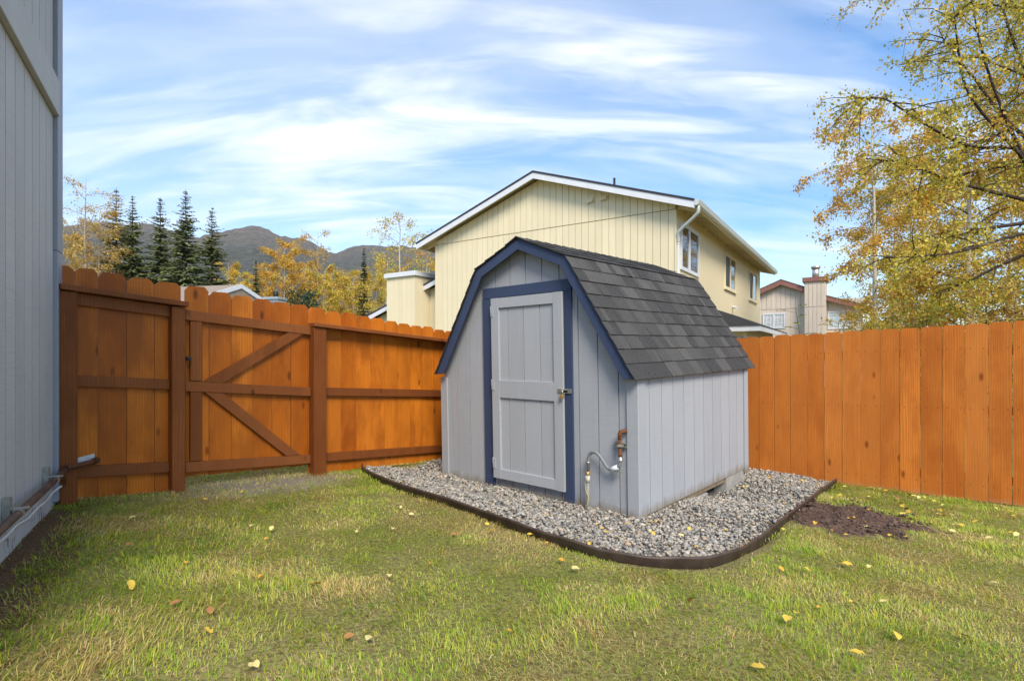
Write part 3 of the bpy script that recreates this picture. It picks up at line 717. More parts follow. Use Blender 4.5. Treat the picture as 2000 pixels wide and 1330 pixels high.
tag(B().tube(smoothpath([(2.4, .008, .62), (1.4, .008, .594), (1.15, .009, .597), (.9, .010, .575), (.69, .010, .581), (.45, .010, .572), (.25, .012, .585), (.165, .033, .600), (.06, .034, .597), (-.036, .030, .62)], 6), .0075, 8).build('wall_cable', M['wcable'], None, (-3.27, 3.93, 0), (0, 0, R(-59.37))),
    'thin white cable stapled along the foot of the grey house wall', 'cable')
mp = B(); mp.hexa([(1.01, -.010, .720), (1.12, -.010, .726), (1.12, -.0035, .726), (1.01, -.0035, .720), (1.01, -.010, .772), (1.115, -.010, .792), (1.115, -.0035, .792), (1.01, -.0035, .772)])
tag(mp.build('metal_plate', M['plate'], None, LFL, LFR), 'weathered grey metal plate nailed to fence boards above the rusty pipe end', 'plate')

# ------------------------------------------------------------------ cream house
HA = R(-33.48)
hw = thing('cream_house', 'two-storey cream house with white rake trim and long gutter behind the fence', 'house', (4.16, 13.87, 0), (0, 0, HA))
W_, D_ = 8.05, 12.3; MX = -W_/2
hb = B(); hb.prism([(-W_+.02, -.5), (-.02, -.5), (-.02, 5.40), (MX, 6.74), (-W_+.02, 5.40)], .02, D_); hb.build('wall_core', M['yelgap'], hw)
gtop = lambda u: 6.76-abs(u-MX)*.338
k = 0; u = -W_
ue = [-W_, -W_+.10]; 
while ue[-1] < -.10: ue.append(ue[-1]+.2042)
ue[-1] = 0.0
for a, b in zip(ue[:-1], ue[1:]):
    a2, b2 = a+.006, b-.006
    B().box(a2, b2, .0, .017, -.4, 5.285).build('siding_board', M['yel'], hw)
    pts = [(a2, 5.305), (b2, 5.305), (b2, max(5.31, gtop(b2)))]
    if a2 < MX < b2: pts.append((MX, gtop(MX)))
    pts.append((a2, max(5.31, gtop(a2))))
    B().prism(pts, -.004, .016).build('siding_board', M['yel'], hw)
B().box(-W_-.012, -W_+.10, -.022, -.002, -.4, 5.28).build('corner_board', M['yel_trim'], hw)
B().box(-.016, .020, -.022, .07, -.4, 5.28).build('corner_board', M['yel_trim'], hw)
# side wall with faint grooves
def sidemat():
    m, nt, b = newmat('cream_side_siding', .6, .3)
    tc = NN(nt, 'ShaderNodeTexCoord'); sp = NN(nt, 'ShaderNodeSeparateXYZ', i={0: tc.outputs['Object']})
    fr_ = MATH(nt, 'FRACT', MATH(nt, 'MULTIPLY', sp.outputs[1], 1/.203)); k = MATH(nt, 'LESS_THAN', fr_, .06)
    setc(nt, b, MIX(nt, k, (.72, .62, .41), (.42, .35, .21))); bump(nt, b, MATH(nt, 'SUBTRACT', 1., k), .5, .01); return m
B().box(.0, .018, .072, D_, -.4, 5.40).build('side_wall', sidemat(), hw)
# roof
OV, OF = .56, .36
zt = lambda u: 6.93-abs(u-MX)*.338
ro = B()
for sg in (-1, 1):
    ue_ = MX+sg*(W_/2+OV)
    P = [(MX, zt(MX)), (ue_, zt(ue_)), (ue_, zt(ue_)-.05), (MX, zt(MX)-.05)]
    if sg > 0: P = P[::-1]
    ro.prism(P, -OF-.02, D_+.4)
roofo = ro.build('roof', M['roof_dark'], hw)
for sg in (-1, 1):
    ue_ = MX+sg*(W_/2+OV)
    P = [(MX, zt(MX)-.052), (ue_, zt(ue_)-.052), (ue_, zt(ue_)-.225), (MX, zt(MX)-.225)]
    B().prism(P if sg < 0 else P[::-1], -OF, -OF+.035).build('rake_board', M['white'], hw)
    P = [(MX, zt(MX)-.052), (ue_, zt(ue_)-.052), (ue_, zt(ue_)-.070), (MX, zt(MX)-.070)]
    B().prism(P if sg < 0 else P[::-1], -OF+.037, D_+.38).build('roof_sheathing', M['yel_trim'], hw)
    B().box(ue_-.03 if sg > 0 else ue_, ue_ if sg > 0 else ue_+.03, -OF+.037, D_+.36, zt(ue_)-.20, zt(ue_)-.072).build('fascia', M['yel_trim'], hw)
y = .10
while y < D_+.2:     # rafter tails under the right eave
    B().prism([(.021, zt(.021)-.072), (.021, zt(.021)-.25), (OV-.035, zt(OV)-.21), (OV-.035, zt(OV-.035)-.072)], y, y+.04).build('rafter_tail', M['yel_trim'], hw); y += .61
y = .10
while y < 2.0:
    B().prism([(-W_-OV+.035, zt(OV)-.19), (-W_-.021, zt(.021)-.19), (-W_-.021, zt(.021)-.072), (-W_-OV+.035, zt(OV-.035)-.072)], y, y+.04).build('rafter_tail', M['yel_trim'], hw); y += .61
gu = B(); zg = zt(OV)
gp = [(OV+.004, zg-.03), (OV+.004, zg-.165), (OV+.07, zg-.165), (OV+.095, zg-.135), (OV+.12, zg-.05), (OV+.125, zg-.03)]
gu.prism(gp, -OF-.01, D_+.38); gu.build('gutter', M['gut'], hw)
B().tube(smoothpath([(OV+.06, -.22, zg-.16), (OV+.05, -.21, zg-.30), (OV-.06, -.17, zg-.40), (.20, -.07, zg-.60), (.07, -.03, zg-.72), (.055, .03, zg-.90), (.055, .03, zg-1.0)], 5), .045, 8).tube([(.055, .03, zg-1.0), (.055, .03, .1)], .045, 8).build('downspout', M['gut'], hw)
B().tube([(-2.0, .8, 6.0), (-2.0, .8, 6.66)], .035, 8).build('vent_pipe', M['black'], hw)
for u in (-2.36, -1.96):
    b = B(); b.hexa([(u-.09, -.10, 5.82), (u+.09, -.10, 5.82), (u+.09, -.005, 5.86), (u-.09, -.005, 5.86), (u-.07, -.06, 5.90), (u+.07, -.06, 5.90), (u+.09, -.005, 5.98), (u-.09, -.005, 5.98)]); b.build('wall_vent', M['yel_trim'], hw)
def sidewin(v0, v1, z0, z1, split, casement, left_mat):
    f = B(); t = .09 if casement else .055
    f.box(.020, .062, v0, v0+t, z0, z1); f.box(.020, .062, v1-t, v1, z0, z1); f.box(.020, .062, v0+t, v1-t, z1-t, z1); f.box(.020, .062, v0+t, v1-t, z0, z0+t)
    f.box(.020, .056, split-t*.7, split+t*.7, z0+t, z1-t)
    if not casement: f.box(.020, .085, v0-.05, v1+.05, z0-.06, z0-.001)
    wf = f.build('window', M['white'] if casement else M['yel_trim'], hw)
    B().box(.021, .030, v0+t, split-t*.7, z0+t, z1-t).build('pane', left_mat, wf)
    B().box(.021, .032, split+t*.7, v1-t, z0+t, z1-t).build('pane', M['glass'], wf)
sidewin(.30, 2.06, 3.80, 5.04, 1.10, True, M['glass'])
sidewin(5.34, 7.06, 3.88, 5.02, 6.17, False, M['screen'])
sidewin(9.66, 11.32, 3.88, 5.02, 10.45, False, M['screen'])
b = B(); b.tube([(.02, 6.6, 3.32), (.10, 6.6, 3.32)], .05, 8); b.tube([(.10, 6.6, 3.32), (.19, 6.5, 3.27)], [.035, .06], 8); b.build('flood_light', M['white'], hw)
# entry roof on the side
pr = B(); pr.add([(.02, 3.0, 2.44), (1.52, 3.0, 2.44), (1.52, 9.0, 2.44), (.02, 9.0, 2.44), (.02, 4.4, 3.06), (.02, 7.6, 3.06)], [[0,1,4],[1,2,5,4],[2,3,5],[0,4,5,3],[3,2,1,0]])
pr.build('porch_roof', M['roof_dark'], hw)
b = B(); b.box(.02, 1.50, 3.03, 3.06, 2.29, 2.438); b.box(1.47, 1.50, 3.061, 8.97, 2.29, 2.438); b.build('porch_fascia', M['white'], hw)
B().box(.02, 1.05, 3.5, 8.6, -.4, 2.43).build('porch_wall', M['yel'], hw)
b = B(); b.box(.15, .95, 3.455, 3.499, 1.2, 2.15); b.build('porch_window', M['glass'], hw)
# lower wing and chimney chase at the left
wg = B(); wl = -17.6+4.17; wz = lambda u: 4.42+(u+W_)*.33
wg.prism([(wl, -.4), (-W_-.002, -.4), (-W_-.002, wz(-W_)-.16), (wl, wz(wl)-.16)], .76, 6.0); wg.build('wing_wall', M['yel'], hw)
b = B(); b.prism([(wl-.5, wz(wl-.5)-.06), (-W_-.003, wz(-W_)-.06), (-W_-.003, wz(-W_)), (wl-.5, wz(wl-.5))], .42, 6.2); b.build('wing_roof', M['roof_dark'], hw)
b = B(); b.prism([(wl-.5, wz(wl-.5)-.22), (-W_-.004, wz(-W_)-.22), (-W_-.004, wz(-W_)-.062), (wl-.5, wz(wl-.5)-.062)], .43, .465); b.build('wing_rake', M['white'], hw)
ch = B().box(-10.36, -9.02, .02, 1.16, -.4, 4.36).build('chimney', M['yel'], hw)
for k in range(7): B().box(-10.372+k*.1932, -10.372+(k+1)*.1932-.006, .0, .019, -.4, 4.355).build('siding_board', M['yel'], ch)
for k in range(4): B().box(-9.019, -9.003, .004+k*.1885, .004+(k+1)*.1885-.006, -.4, 4.355).build('siding_board', M['yel'], ch)
B().box(-10.45, -8.93, -.08, 1.24, 4.357, 4.52).build('chimney_cap', M['white'], ch, bevel=.01)

# ------------------------------------------------------------------ taupe house farther right
# same orientation as the cream house; front plane 42 m away along the normal
C2 = 42.0; n2 = np.array([.5517, .834]); a2 = np.array([.834, -.5517])
def T2(px, py):  # used only to derive the numbers below once: (s along front, z)
    t = (px-1000)/1066; Yv = C2/(.834+.5517*t); return ((t*Yv)*.834-Yv*.5517, 1.5-(py-700)/1066*Yv)
org = n2*C2  # point of the front plane nearest the camera
th = thing('taupe_house', 'taupe wood-sided house with red rake boards and tall chimney beyond the cream house', 'house', (org[0], org[1], 0), (0, 0, HA))
Lx, Px, Rx = T2(1440, 600)[0], T2(1527, 600)[0], T2(1572, 600)[0]
pz = T2(1527, 549)[1]; ez = T2(1572, 563)[1]; sl = (pz-ez)/(Rx-Px)
b = B(); b.prism([(2*Px-Rx-2, -1), (Rx, -1), (Rx, ez-.2), (Px, pz-.2), (2*Px-Rx-2, pz-.2-sl*(Rx+2-Px))], .02, 9); b.build('wall_core', M['greyh'], th)
seam = T2(1527, 604)[1]
u = 2*Px-Rx-2
while u < Rx-.02:
    u1 = min(u+.305, Rx); top = lambda q: pz-.2-abs(q-Px)*sl
    B().box(u+.006, u1-.006, 0, .019, -1, seam-.04).build('siding_board', M['greyh'], th)
    pts = [(u+.012, seam+.03), (u1-.012, seam+.03), (u1-.012, max(seam+.04, top(u1-.012)))]
    if u+.012 < Px < u1-.012: pts.append((Px, top(Px)))
    pts.append((u+.012, max(seam+.04, top(u+.012))))
    B().prism(pts, -.012, .018).build('siding_board', M['greyh'], th); u = u1
for sg in (-1, 1):
    ue_ = Px+sg*(Rx-Px+(2.4 if sg < 0 else .05)); P = [(Px, pz), (ue_, pz-sl*abs(ue_-Px)), (ue_, pz-sl*abs(ue_-Px)-.30), (Px, pz-.30)]
    B().prism(P if sg < 0 else P[::-1], -.45, -.40).build('rake_board', M['red'], th)
    P = [(Px, pz+.08), (ue_, pz+.08-sl*abs(ue_-Px)), (ue_, pz-sl*abs(ue_-Px)), (Px, pz)]
    B().prism(P if sg < 0 else P[::-1], -.46, 9.2).build('roof', M['roof_brown'], th)
# chimney chase
c0, c1 = T2(1573, 600)[0], T2(1613.5, 600)[0]; ctop = T2(1590, 552)[1]
ch = B().box(c0, c1, -.60, .9, -1, ctop).build('chimney', M['greyh'], th)
nb = 5
for k in range(nb): 
    w_ = (c1-c0)/nb; B().box(c0+k*w_+.012, c0+(k+1)*w_-.012, -.62, -.601, -1, seam-.03).build('siding_board', M['greyh'], ch); B().box(c0+k*w_+.012, c0+(k+1)*w_-.012, -.63, -.602, seam+.03, ctop-.02).build('siding_board', M['greyh'], ch)
B().box(c0-.12, c1+.12, -.75, 1.0, ctop, ctop+.28).build('chimney_cap', M['red'], ch)
b = B(); cm = (c0+c1)/2; b.tube([(cm, .1, ctop+.28), (cm, .1, ctop+.95)], .22, 10); b.tube([(cm, .1, ctop+.95), (cm, .1, ctop+1.1)], .29, 10); b.build('flue', M['galv'], ch)
# right wing
r0, r1 = c1+.004, T2(1682, 600)[0]; rz = T2(1616, 573)[1]
B().box(r0, r1, .6, 7, -1, rz-.35).build('wing_wall', M['greyh'], th)
b = B(); b.prism([(r0, rz-.22), (r1+.8, rz-1.15), (r1+.8, rz-1.05), (r0, rz-.10)], .1, 7.4); b.build('wing_roof', M['roof_brown'], th)
b = B(); b.prism([(r0, rz-.45), (r1+.8, rz-1.40), (r1+.8, rz-1.16), (r0, rz-.23)], .08, .13); b.build('wing_rake', M['red'], th)
def gridwin(x0, x1, z0, z1, y, cols, rows, pm, mull=True):
    f = B(); t = .09
    f.box(x0, x0+t, y-.06, y-.002, z0, z1); f.box(x1-t, x1, y-.06, y-.002, z0, z1); f.box(x0+t, x1-t, y-.06, y-.002, z1-t, z1); f.box(x0+t, x1-t, y-.06, y-.002, z0, z0+t)
    if mull: f.box((x0+x1)/2-.06, (x0+x1)/2+.06, y-.055, y-.002, z0+t, z1-t)
    wf = f.build('window', M['white'], th)
    B().box(x0+t, x1-t, y-.020, y-.003, z0+t, z1-t).build('pane', pm, wf)
    g_ = B()
    for i in range(1, cols): g_.box(x0+(x1-x0)*i/cols-.018, x0+(x1-x0)*i/cols+.018, y-.040, y-.021, z0+t, z1-t)
    for i in range(1, rows): g_.box(x0+t, x1-t, y-.036, y-.0215, z0+(z1-z0)*i/rows-.018, z0+(z1-z0)*i/rows+.018)
    g_.build('muntin', M['white'], wf)
x0, zz1 = T2(1490, 613); x1, zz0 = T2(1534, 641); gridwin(x0, x1, zz0, zz1, 0, 6, 3, M['curtain'])
x0, zz1 = T2(1615.5, 607); x1, zz0 = T2(1662, 641); gridwin(x0, x1, zz0, zz1, .6, 4, 5, M['blind'], False)

# ------------------------------------------------------------------ far left house and blue chimney
bh = thing('beige_roofed_house', 'low beige-shingled roof with white gable trim beyond the gate', 'house', (-17.35, 31.0, 0), (0, 0, R(-14)))
zr = 5.62
b = B(); b.prismx([(0, 3.95), (-4.3, 3.95), (-4.3, 4.1), (-0.0, zr), (4.3, 4.1), (4.3, 3.95)], -9, 2.3); b.build('roof', M['roof_beige'], bh)
b = B(); b.prismx([(-4.0, -1), (4.0, -1), (4.0, 3.90), (0, 5.35), (-4.0, 3.90)], -8.7, 2.0); b.build('wall', M['blue'], bh)
for sg in (-1, 1):
    P = [(0, zr+.02), (sg*4.4, 4.09), (sg*4.4, 3.85), (0, zr-.22)]
    B().prismx(P[::-1] if sg > 0 else P, 2.301, 2.36).build('rake_board', M['white'], bh)
B().box(-9, 2.3, -4.36, -4.305, 3.87, 4.11).build('eave_fascia', M['white'], bh)
b = B(); b.box(2.9, 3.6, 1.2, 1.9, -.5, 4.7); b.box(2.8, 3.7, 1.1, 2.0, 4.7, 4.82); b.build('chimney', M['galv'], bh)
bc = thing('blue_chimney_house', 'blue chimney with pale cap rising just above the fence boards', 'chimney', (-15.6, 36.0, 0), (0, 0, R(-10)))
B().box(-.42, .48, -.5, .5, -.5, 5.35).build('chimney_shaft', M['blue'], bc)
B().box(-.50, .56, -.58, .58, 5.35, 5.50).build('chimney_cap', M['galv'], bc)
B().tube([(.02, 0, 5.5), (.02, 0, 5.9)], .16, 8).build('flue', M['black'], bc)

# ------------------------------------------------------------------ mountains
def mountains():
    ctrl = [(-3000, 560), (-1500, 500), (-600, 470), (0, 445), (115, 440), (200, 434), (300, 434), (345, 452), (385, 462), (420, 451), (465, 445), (487, 440), (520, 449), (545, 459), (580, 463), (610, 472), (640, 489), (660, 492), (690, 481), (730, 480), (770, 484), (800, 478), (860, 484), (950, 500), (1100, 530), (1300, 575), (1500, 615), (1800, 640), (2600, 650), (5000, 660)]
    cpx = np.array([c[0] for c in ctrl], float); cpy = np.array([c[1] for c in ctrl], float)
    az = np.linspace(-1.32, 1.32, 420); rr = np.concatenate([np.linspace(420, 3000, 70), np.linspace(3080, 4200, 14)])
    A, Rr = np.meshgrid(az, rr); t = np.tan(A); px = 1000+1066*t
    elev = (700-np.interp(px, cpx, cpy))/1066*np.cos(A)       # tan of elevation over true distance
    X = Rr*np.sin(A); Y = Rr*np.cos(A)
    f = np.clip((Rr-420)/(3000-420), 0, 1)
    ridge = elev*3000+(VN2.fbm(A*38+5, A*0+3.3, 5, .6)-.5)*46+(VN1.fbm(A*150+5, A*0+1.3, 3, .6)-.5)*10
    h = ridge*(f**1.25)
    back = np.clip((Rr-3000)/1200, 0, 1); h = np.where(Rr > 3000, ridge*(1-back*.45), h)
    nz = VN3.fbm(X/420+9, Y/420+3, 5, .55)-.5; gul = np.abs(VN2.fbm(X/260, Y/420, 4)-.5)
    h = h + nz*150*f*(1-f)*2.2*(Rr < 3000) - gul*140*f*(1-f)*2.0 + nz*6
    h = np.maximum(h, -1)+.2
    i = np.arange(A.size).reshape(A.shape); q = np.stack([i[:-1, :-1], i[:-1, 1:], i[1:, 1:], i[1:, :-1]], -1).reshape(-1, 4)
    me = fastmesh('mountains', np.c_[X.ravel(), Y.ravel(), h.ravel()], q.ravel(), np.arange(len(q))*4, np.full(len(q), 4), smooth=True)
    m, nt, b = newmat('mountain_tundra', .95, .05)
    v = coords(nt, rnd=False); a = noise(nt, v, .0065, 7, .6); f_ = noise(nt, v, .05, 5, .65)
    tc = NN(nt, 'ShaderNodeTexCoord'); sp = NN(nt, 'ShaderNodeSeparateXYZ', i={0: tc.outputs['Object']})
    hi = MATH(nt, 'MULTIPLY', MATH(nt, 'ADD', sp.outputs[2], MATH(nt, 'MULTIPLY', a, 260.)), 1/760., True)
    c = MIX(nt, RAMP(nt, hi, [(.10, 0), (.45, 1)]), (.24, .145, .04), (.115, .115, .085))
    c = MIX(nt, RAMP(nt, hi, [(.62, 0), (.95, 1)]), c, (.20, .15, .10))
    c = MIX(nt, MATH(nt, 'MULTIPLY', RAMP(nt, f_, [(.42, 0), (.58, 1)]), .75), c, (.045, .048, .034))
    setc(nt, b, c); bump(nt, b, MATH(nt, 'ADD', f_, MATH(nt, 'MULTIPLY', a, 2.)), 1.0, 30.)
    o = link('mountains', me, m); o['kind'] = 'structure'
mountains()

# ------------------------------------------------------------------ trees
def diamonds(P, D, Nrm, L, Wd, bend=0):
    """leaf-shaped quads: centre P, long axis D, normal Nrm"""
    Sd = np.cross(D, Nrm); Sd /= np.linalg.norm(Sd, axis=1)[:, None]+1e-9
    L = L[:, None]; Wd = Wd[:, None]
    V = np.stack([P-D*L*.5, P+Sd*Wd*.5-D*L*.08, P+D*L*.5, P-Sd*Wd*.5-D*L*.08], 1)
    return V
def unit(n, r): 
    v = r.normal(size=(n, 3)); return v/np.linalg.norm(v, axis=1)[:, None]
def leafmesh(name, V, col, mat, parent):
    n = len(V); me = fastmesh(name, V.reshape(-1, 3), np.arange(n*4), np.arange(n)*4, np.full(n, 4), np.repeat(col, 4, 0))
    return link(name, me, mat, parent)
PAL_Y = [(.66, .43, .05), (.74, .54, .09), (.54, .41, .05), (.42, .39, .07), (.60, .31, .04)]
PAL_G = [(.60, .47, .06), (.46, .43, .07), (.70, .51, .07), (.33, .36, .065), (.62, .37, .05)]
PAL_O = [(.64, .37, .045), (.72, .47, .065), (.56, .28, .04), (.46, .34, .06), (.74, .54, .11)]
PAL_B = [(.52, .34, .09), (.62, .42, .11), (.42, .27, .09), (.66, .48, .12)]
def birch(label, x, y, H, cr, tr, seed, leaves=6000, lsz=.05, cb=.25, npri=26, pal=PAL_Y, bark='birch', twigm='twig', lean=(0, 0), z0=None, extra=None, nsec=6, ntert=3, droop=.5, group=None, name='birch_tree', density=None, wts=None):
    r = np.random.default_rng(seed); z0 = float(gz(min(x, 9), min(y, 14)))-.1 if z0 is None else z0
    root = thing(name, label, 'tree' if 'tree' in name else 'shrub', (x, y, z0), (0, 0, 0), group)
    hs = np.linspace(0, 1, 11)
    tp = np.c_[lean[0]*hs**1.3+np.cumsum(r.normal(0, .02*H/10, 11)), lean[1]*hs**1.3+np.cumsum(r.normal(0, .02*H/10, 11)), hs*H]; tp[0, :2] = 0
    tb = B(); tb.tube(tp, list(tr*(1-hs*.93)), 8); 
    tw = B(); segs = []
    def at(h): return np.array([np.interp(h, hs, tp[:, k]) for k in range(3)])
    pris = []
    for i in range(npri):
        h = cb+(1-cb)*((i+r.random()*.8)/npri); az = i*2.39996+r.normal(0, .3)
        L = cr*(.35+.65*math.sin(math.pi*min(1, max(.02, (1-h)/(1-cb)*.86+.10))**.8))*r.uniform(.75, 1.15)
        p0 = at(h*.97); up = r.uniform(.35, .9)
        d = np.array([math.cos(az), math.sin(az), up]); d /= np.linalg.norm(d); P = [p0]; 
        for k in range(6):
            P.append(P[-1]+d*L/6); d = d+np.array([r.normal(0, .10), r.normal(0, .10), -droop*.28+r.normal(0, .06)]); d /= np.linalg.norm(d)
        pris.append((np.array(P), tr*.30*(1-h*.6)))
    for e in (extra or []): pris.append((smoothpath(np.array(e, float)-np.array([x, y, z0]), 3), tr*.19))
    for P, r0 in pris:
        n = len(P); tb2 = tw; tb2.tube(P, list(np.linspace(r0, r0*.18, n)), 5, False)
        Ltot = np.linalg.norm(np.diff(P, axis=0), axis=1).sum()
        segs.append(P[n//2:])
        for j in range(nsec if Ltot < cr*1.3 else int(nsec*1.7)):
            f = r.uniform(.22, 1.0); q = f*(n-1); a = int(min(q, n-2)); p = P[a]+(P[a+1]-P[a])*(q-a); t = P[a+1]-P[a]; t = t/np.linalg.norm(t)
            d = t*.6+unit(1, r)[0]*.8; d[2] = d[2]*.6-.05; d /= np.linalg.norm(d); l2 = Ltot*r.uniform(.18, .40)*(1.15-f*.6); Q = [p]
            for k in range(4):
                Q.append(Q[-1]+d*l2/4); d = d+np.array([0, 0, -droop*.34])+r.normal(0, .10, 3); d /= np.linalg.norm(d)
            Q = np.array(Q); tw.tube(Q, list(np.linspace(r0*.34, r0*.08, 5)), 4, False); segs.append(Q)
            for k in range(ntert):
                a = r.integers(1, 5); d = unit(1, r)[0]*.9; d[2] -= .25+droop*.5; d /= np.linalg.norm(d); l3 = l2*r.uniform(.3, .6)
                Q3 = np.array([Q[a], Q[a]+d*l3*.5, Q[a]+d*l3+np.array([0, 0, -l3*.22*droop])]); tw.tube(Q3, [r0*.10, r0*.07, r0*.03], 3, False); segs.append(Q3)
    tb.build('trunk', M[bark], root); tw.build('branches', M[twigm], root)['kind'] = 'stuff'
    # leaves along the twigs
    A = np.concatenate([s_[:-1] for s_ in segs]); Bs = np.concatenate([s_[1:] for s_ in segs]); ln = np.linalg.norm(Bs-A, axis=1)
    wgt = ln*(1+0*ln); 
    if density is not None: wgt = wgt*density((A+Bs)/2+np.array([x, y, z0]))
    cl = 3 if lsz < .09 else 1; m3 = leaves//cl+1; pick = np.repeat(r.choice(len(A), m3, p=wgt/wgt.sum()), cl)[:leaves]; f = np.repeat(r.random((m3, 1)), cl, 0)[:leaves]
    P = A[pick]+(Bs[pick]-A[pick])*f+r.normal(0, lsz*1.1, (leaves, 3)); P[:, 2] -= np.abs(r.normal(0, lsz*.6, leaves))
    D = unit(leaves, r); D[:, 2] -= .6; D /= np.linalg.norm(D, axis=1)[:, None]
    s = r.uniform(.5, 1.35, leaves)*lsz; V = diamonds(P, D, unit(leaves, r), s, s*r.uniform(.6, .85, leaves))
    pal = np.array(pal); clump = (VN1(P[:, 0]*1.3+50+seed, P[:, 2]*1.3+P[:, 1]*.9+50)); ci = np.clip((clump*1.1*len(pal)-.3+r.normal(0, .9, leaves)).astype(int), 0, len(pal)-1)
    leafmesh('crown', V, pal[ci]*r.uniform(.75, 1.2, (leaves, 1)), M['leaf'], root)
    return root
def spruce(label, x, y, H, rad, seed, tint=(.040, .062, .026), group=None, z0=-.3, gap=0.):
    r = np.random.default_rng(seed); root = thing('spruce_tree', label, 'tree', (x, y, z0), (0, 0, 0), group)
    B().tube([(0, 0, 0), (0, 0, H*.5), (0, 0, H)], [H*.011, H*.007, .015], 7).build('trunk', M['sprucebark'], root)
    P = []; D = []; Nr = []; L = []; br = B(); h = H*.02
    while h < H-.08:
        f = h/H; R0 = rad*(1-f)**.92*r.uniform(.62, 1.18)+.05; nb = 7 if f < .8 else 5; a0 = r.uniform(0, 6.28)
        for k in range(nb):
            if r.random() < gap*(1.6 if f > .45 else .8): continue
            az = a0+6.283*k/nb+r.normal(0, .35); l = R0*r.uniform(.45, 1.2); o = np.array([math.cos(az), math.sin(az), 0]); sd = np.array([-o[1], o[0], 0])
            drp = .45*(1-f)+.02; m = max(5, int(l*8))
            path = []
            for q in np.linspace(0, 1, 5): path.append(np.array([0, 0, h])+o*l*q+np.array([0, 0, l*(-drp*q*1.25+.42*drp*q**3+(.35*f)*q)]))
            if l > .3: br.tube([np.array([0, 0, h])-o*.002]+path[1:], list(np.linspace(.018+.01*l, .006, 5)), 3, False)
            path = np.array(path)
            for q in np.linspace(.12, 1, m):
                p = np.array([np.interp(q, np.linspace(0, 1, 5), path[:, c]) for c in range(3)])
                for s_ in (-1, 1, 0):
                    wid = .55*l*(1-q)*.55+.12
                    d = o*(.75 if s_ else 1)+sd*s_*.75+np.array([0, 0, -.22-.25*r.random()]); d /= np.linalg.norm(d)
                    ll = (max(.14, wid*r.uniform(.7, 1.3)) if s_ else .22)*min(1., .35+(1-f)*3.2)
                    P.append(p+d*ll*.42+r.normal(0, .03, 3)); D.append(d); Nr.append(np.array([0, 0, 1.])+r.normal(0, .5, 3)); L.append(ll)
        h += (.20+.10*(1-f))*r.uniform(.5, 1.5)*(H/15)**.5
    P = np.array(P); D = np.array(D); Nr = np.array(Nr); Nr /= np.linalg.norm(Nr, axis=1)[:, None]; L = np.array(L)
    V = diamonds(P, D, Nr, L*1.15, np.maximum(.06, L*.52)); n = len(P)
    c = np.array(tint)*r.uniform(.55, 1.45, (n, 1))*(1+.35*(np.array([[1.1, 1.0, .6]])-1)*r.random((n, 1)))
    br.build('branches', M['sprucebark'], root)['kind'] = 'stuff'; leafmesh('crown', V, c, M['needle'], root)
def wx(px, Yv): return (px-1000)/1066*Yv
def wz_(py, Yv): return 1.5-(py-700)/1066*Yv

# spruces beyond the gate
SPR = ((227, 366, 46, 2.3, 'tall spruce with brownish cone-laden top, next to bare yellowing birches', 3, (.062, .060, .024)),
        (259, 382, 44, 2.2, 'dark spruce standing tight against the brownish-topped spruce', 4, (.036, .058, .026)),
        (313, 385, 45, 2.0, 'slim spruce standing alone between two spruce pairs', 5, (.036, .056, .028)),
        (363, 370, 44, 2.5, 'broad spruce with long open branches above the beige roof', 6, (.038, .058, .030)),
        (414, 405, 46, 2.1, 'ragged spruce at the mountain-side end of the spruce row', 8, (.036, .052, .024)))
for px, py, Yv, rad, lab, sd_, tn in SPR:
    tn = (tn[0]*4.0, tn[1]*3.1, tn[2]*2.6)
    spruce(lab, wx(px, Yv), Yv, wz_(py, Yv)+.3, rad*1.85, sd_, tn, 'spruces beyond the gate', gap=.10)
spruce('narrow dark spruce rising among golden trees left of the cream chimney', wx(711, 58), 58, wz_(482, 58)+.3, 1.5, 11, (.075, .095, .048), gap=.05)
spruce('small spruce peeking above the blue chimney roof beside golden birches', wx(500, 62), 62, wz_(508, 62)+.3, 1.6, 12, (.09, .125, .06), gap=.1)

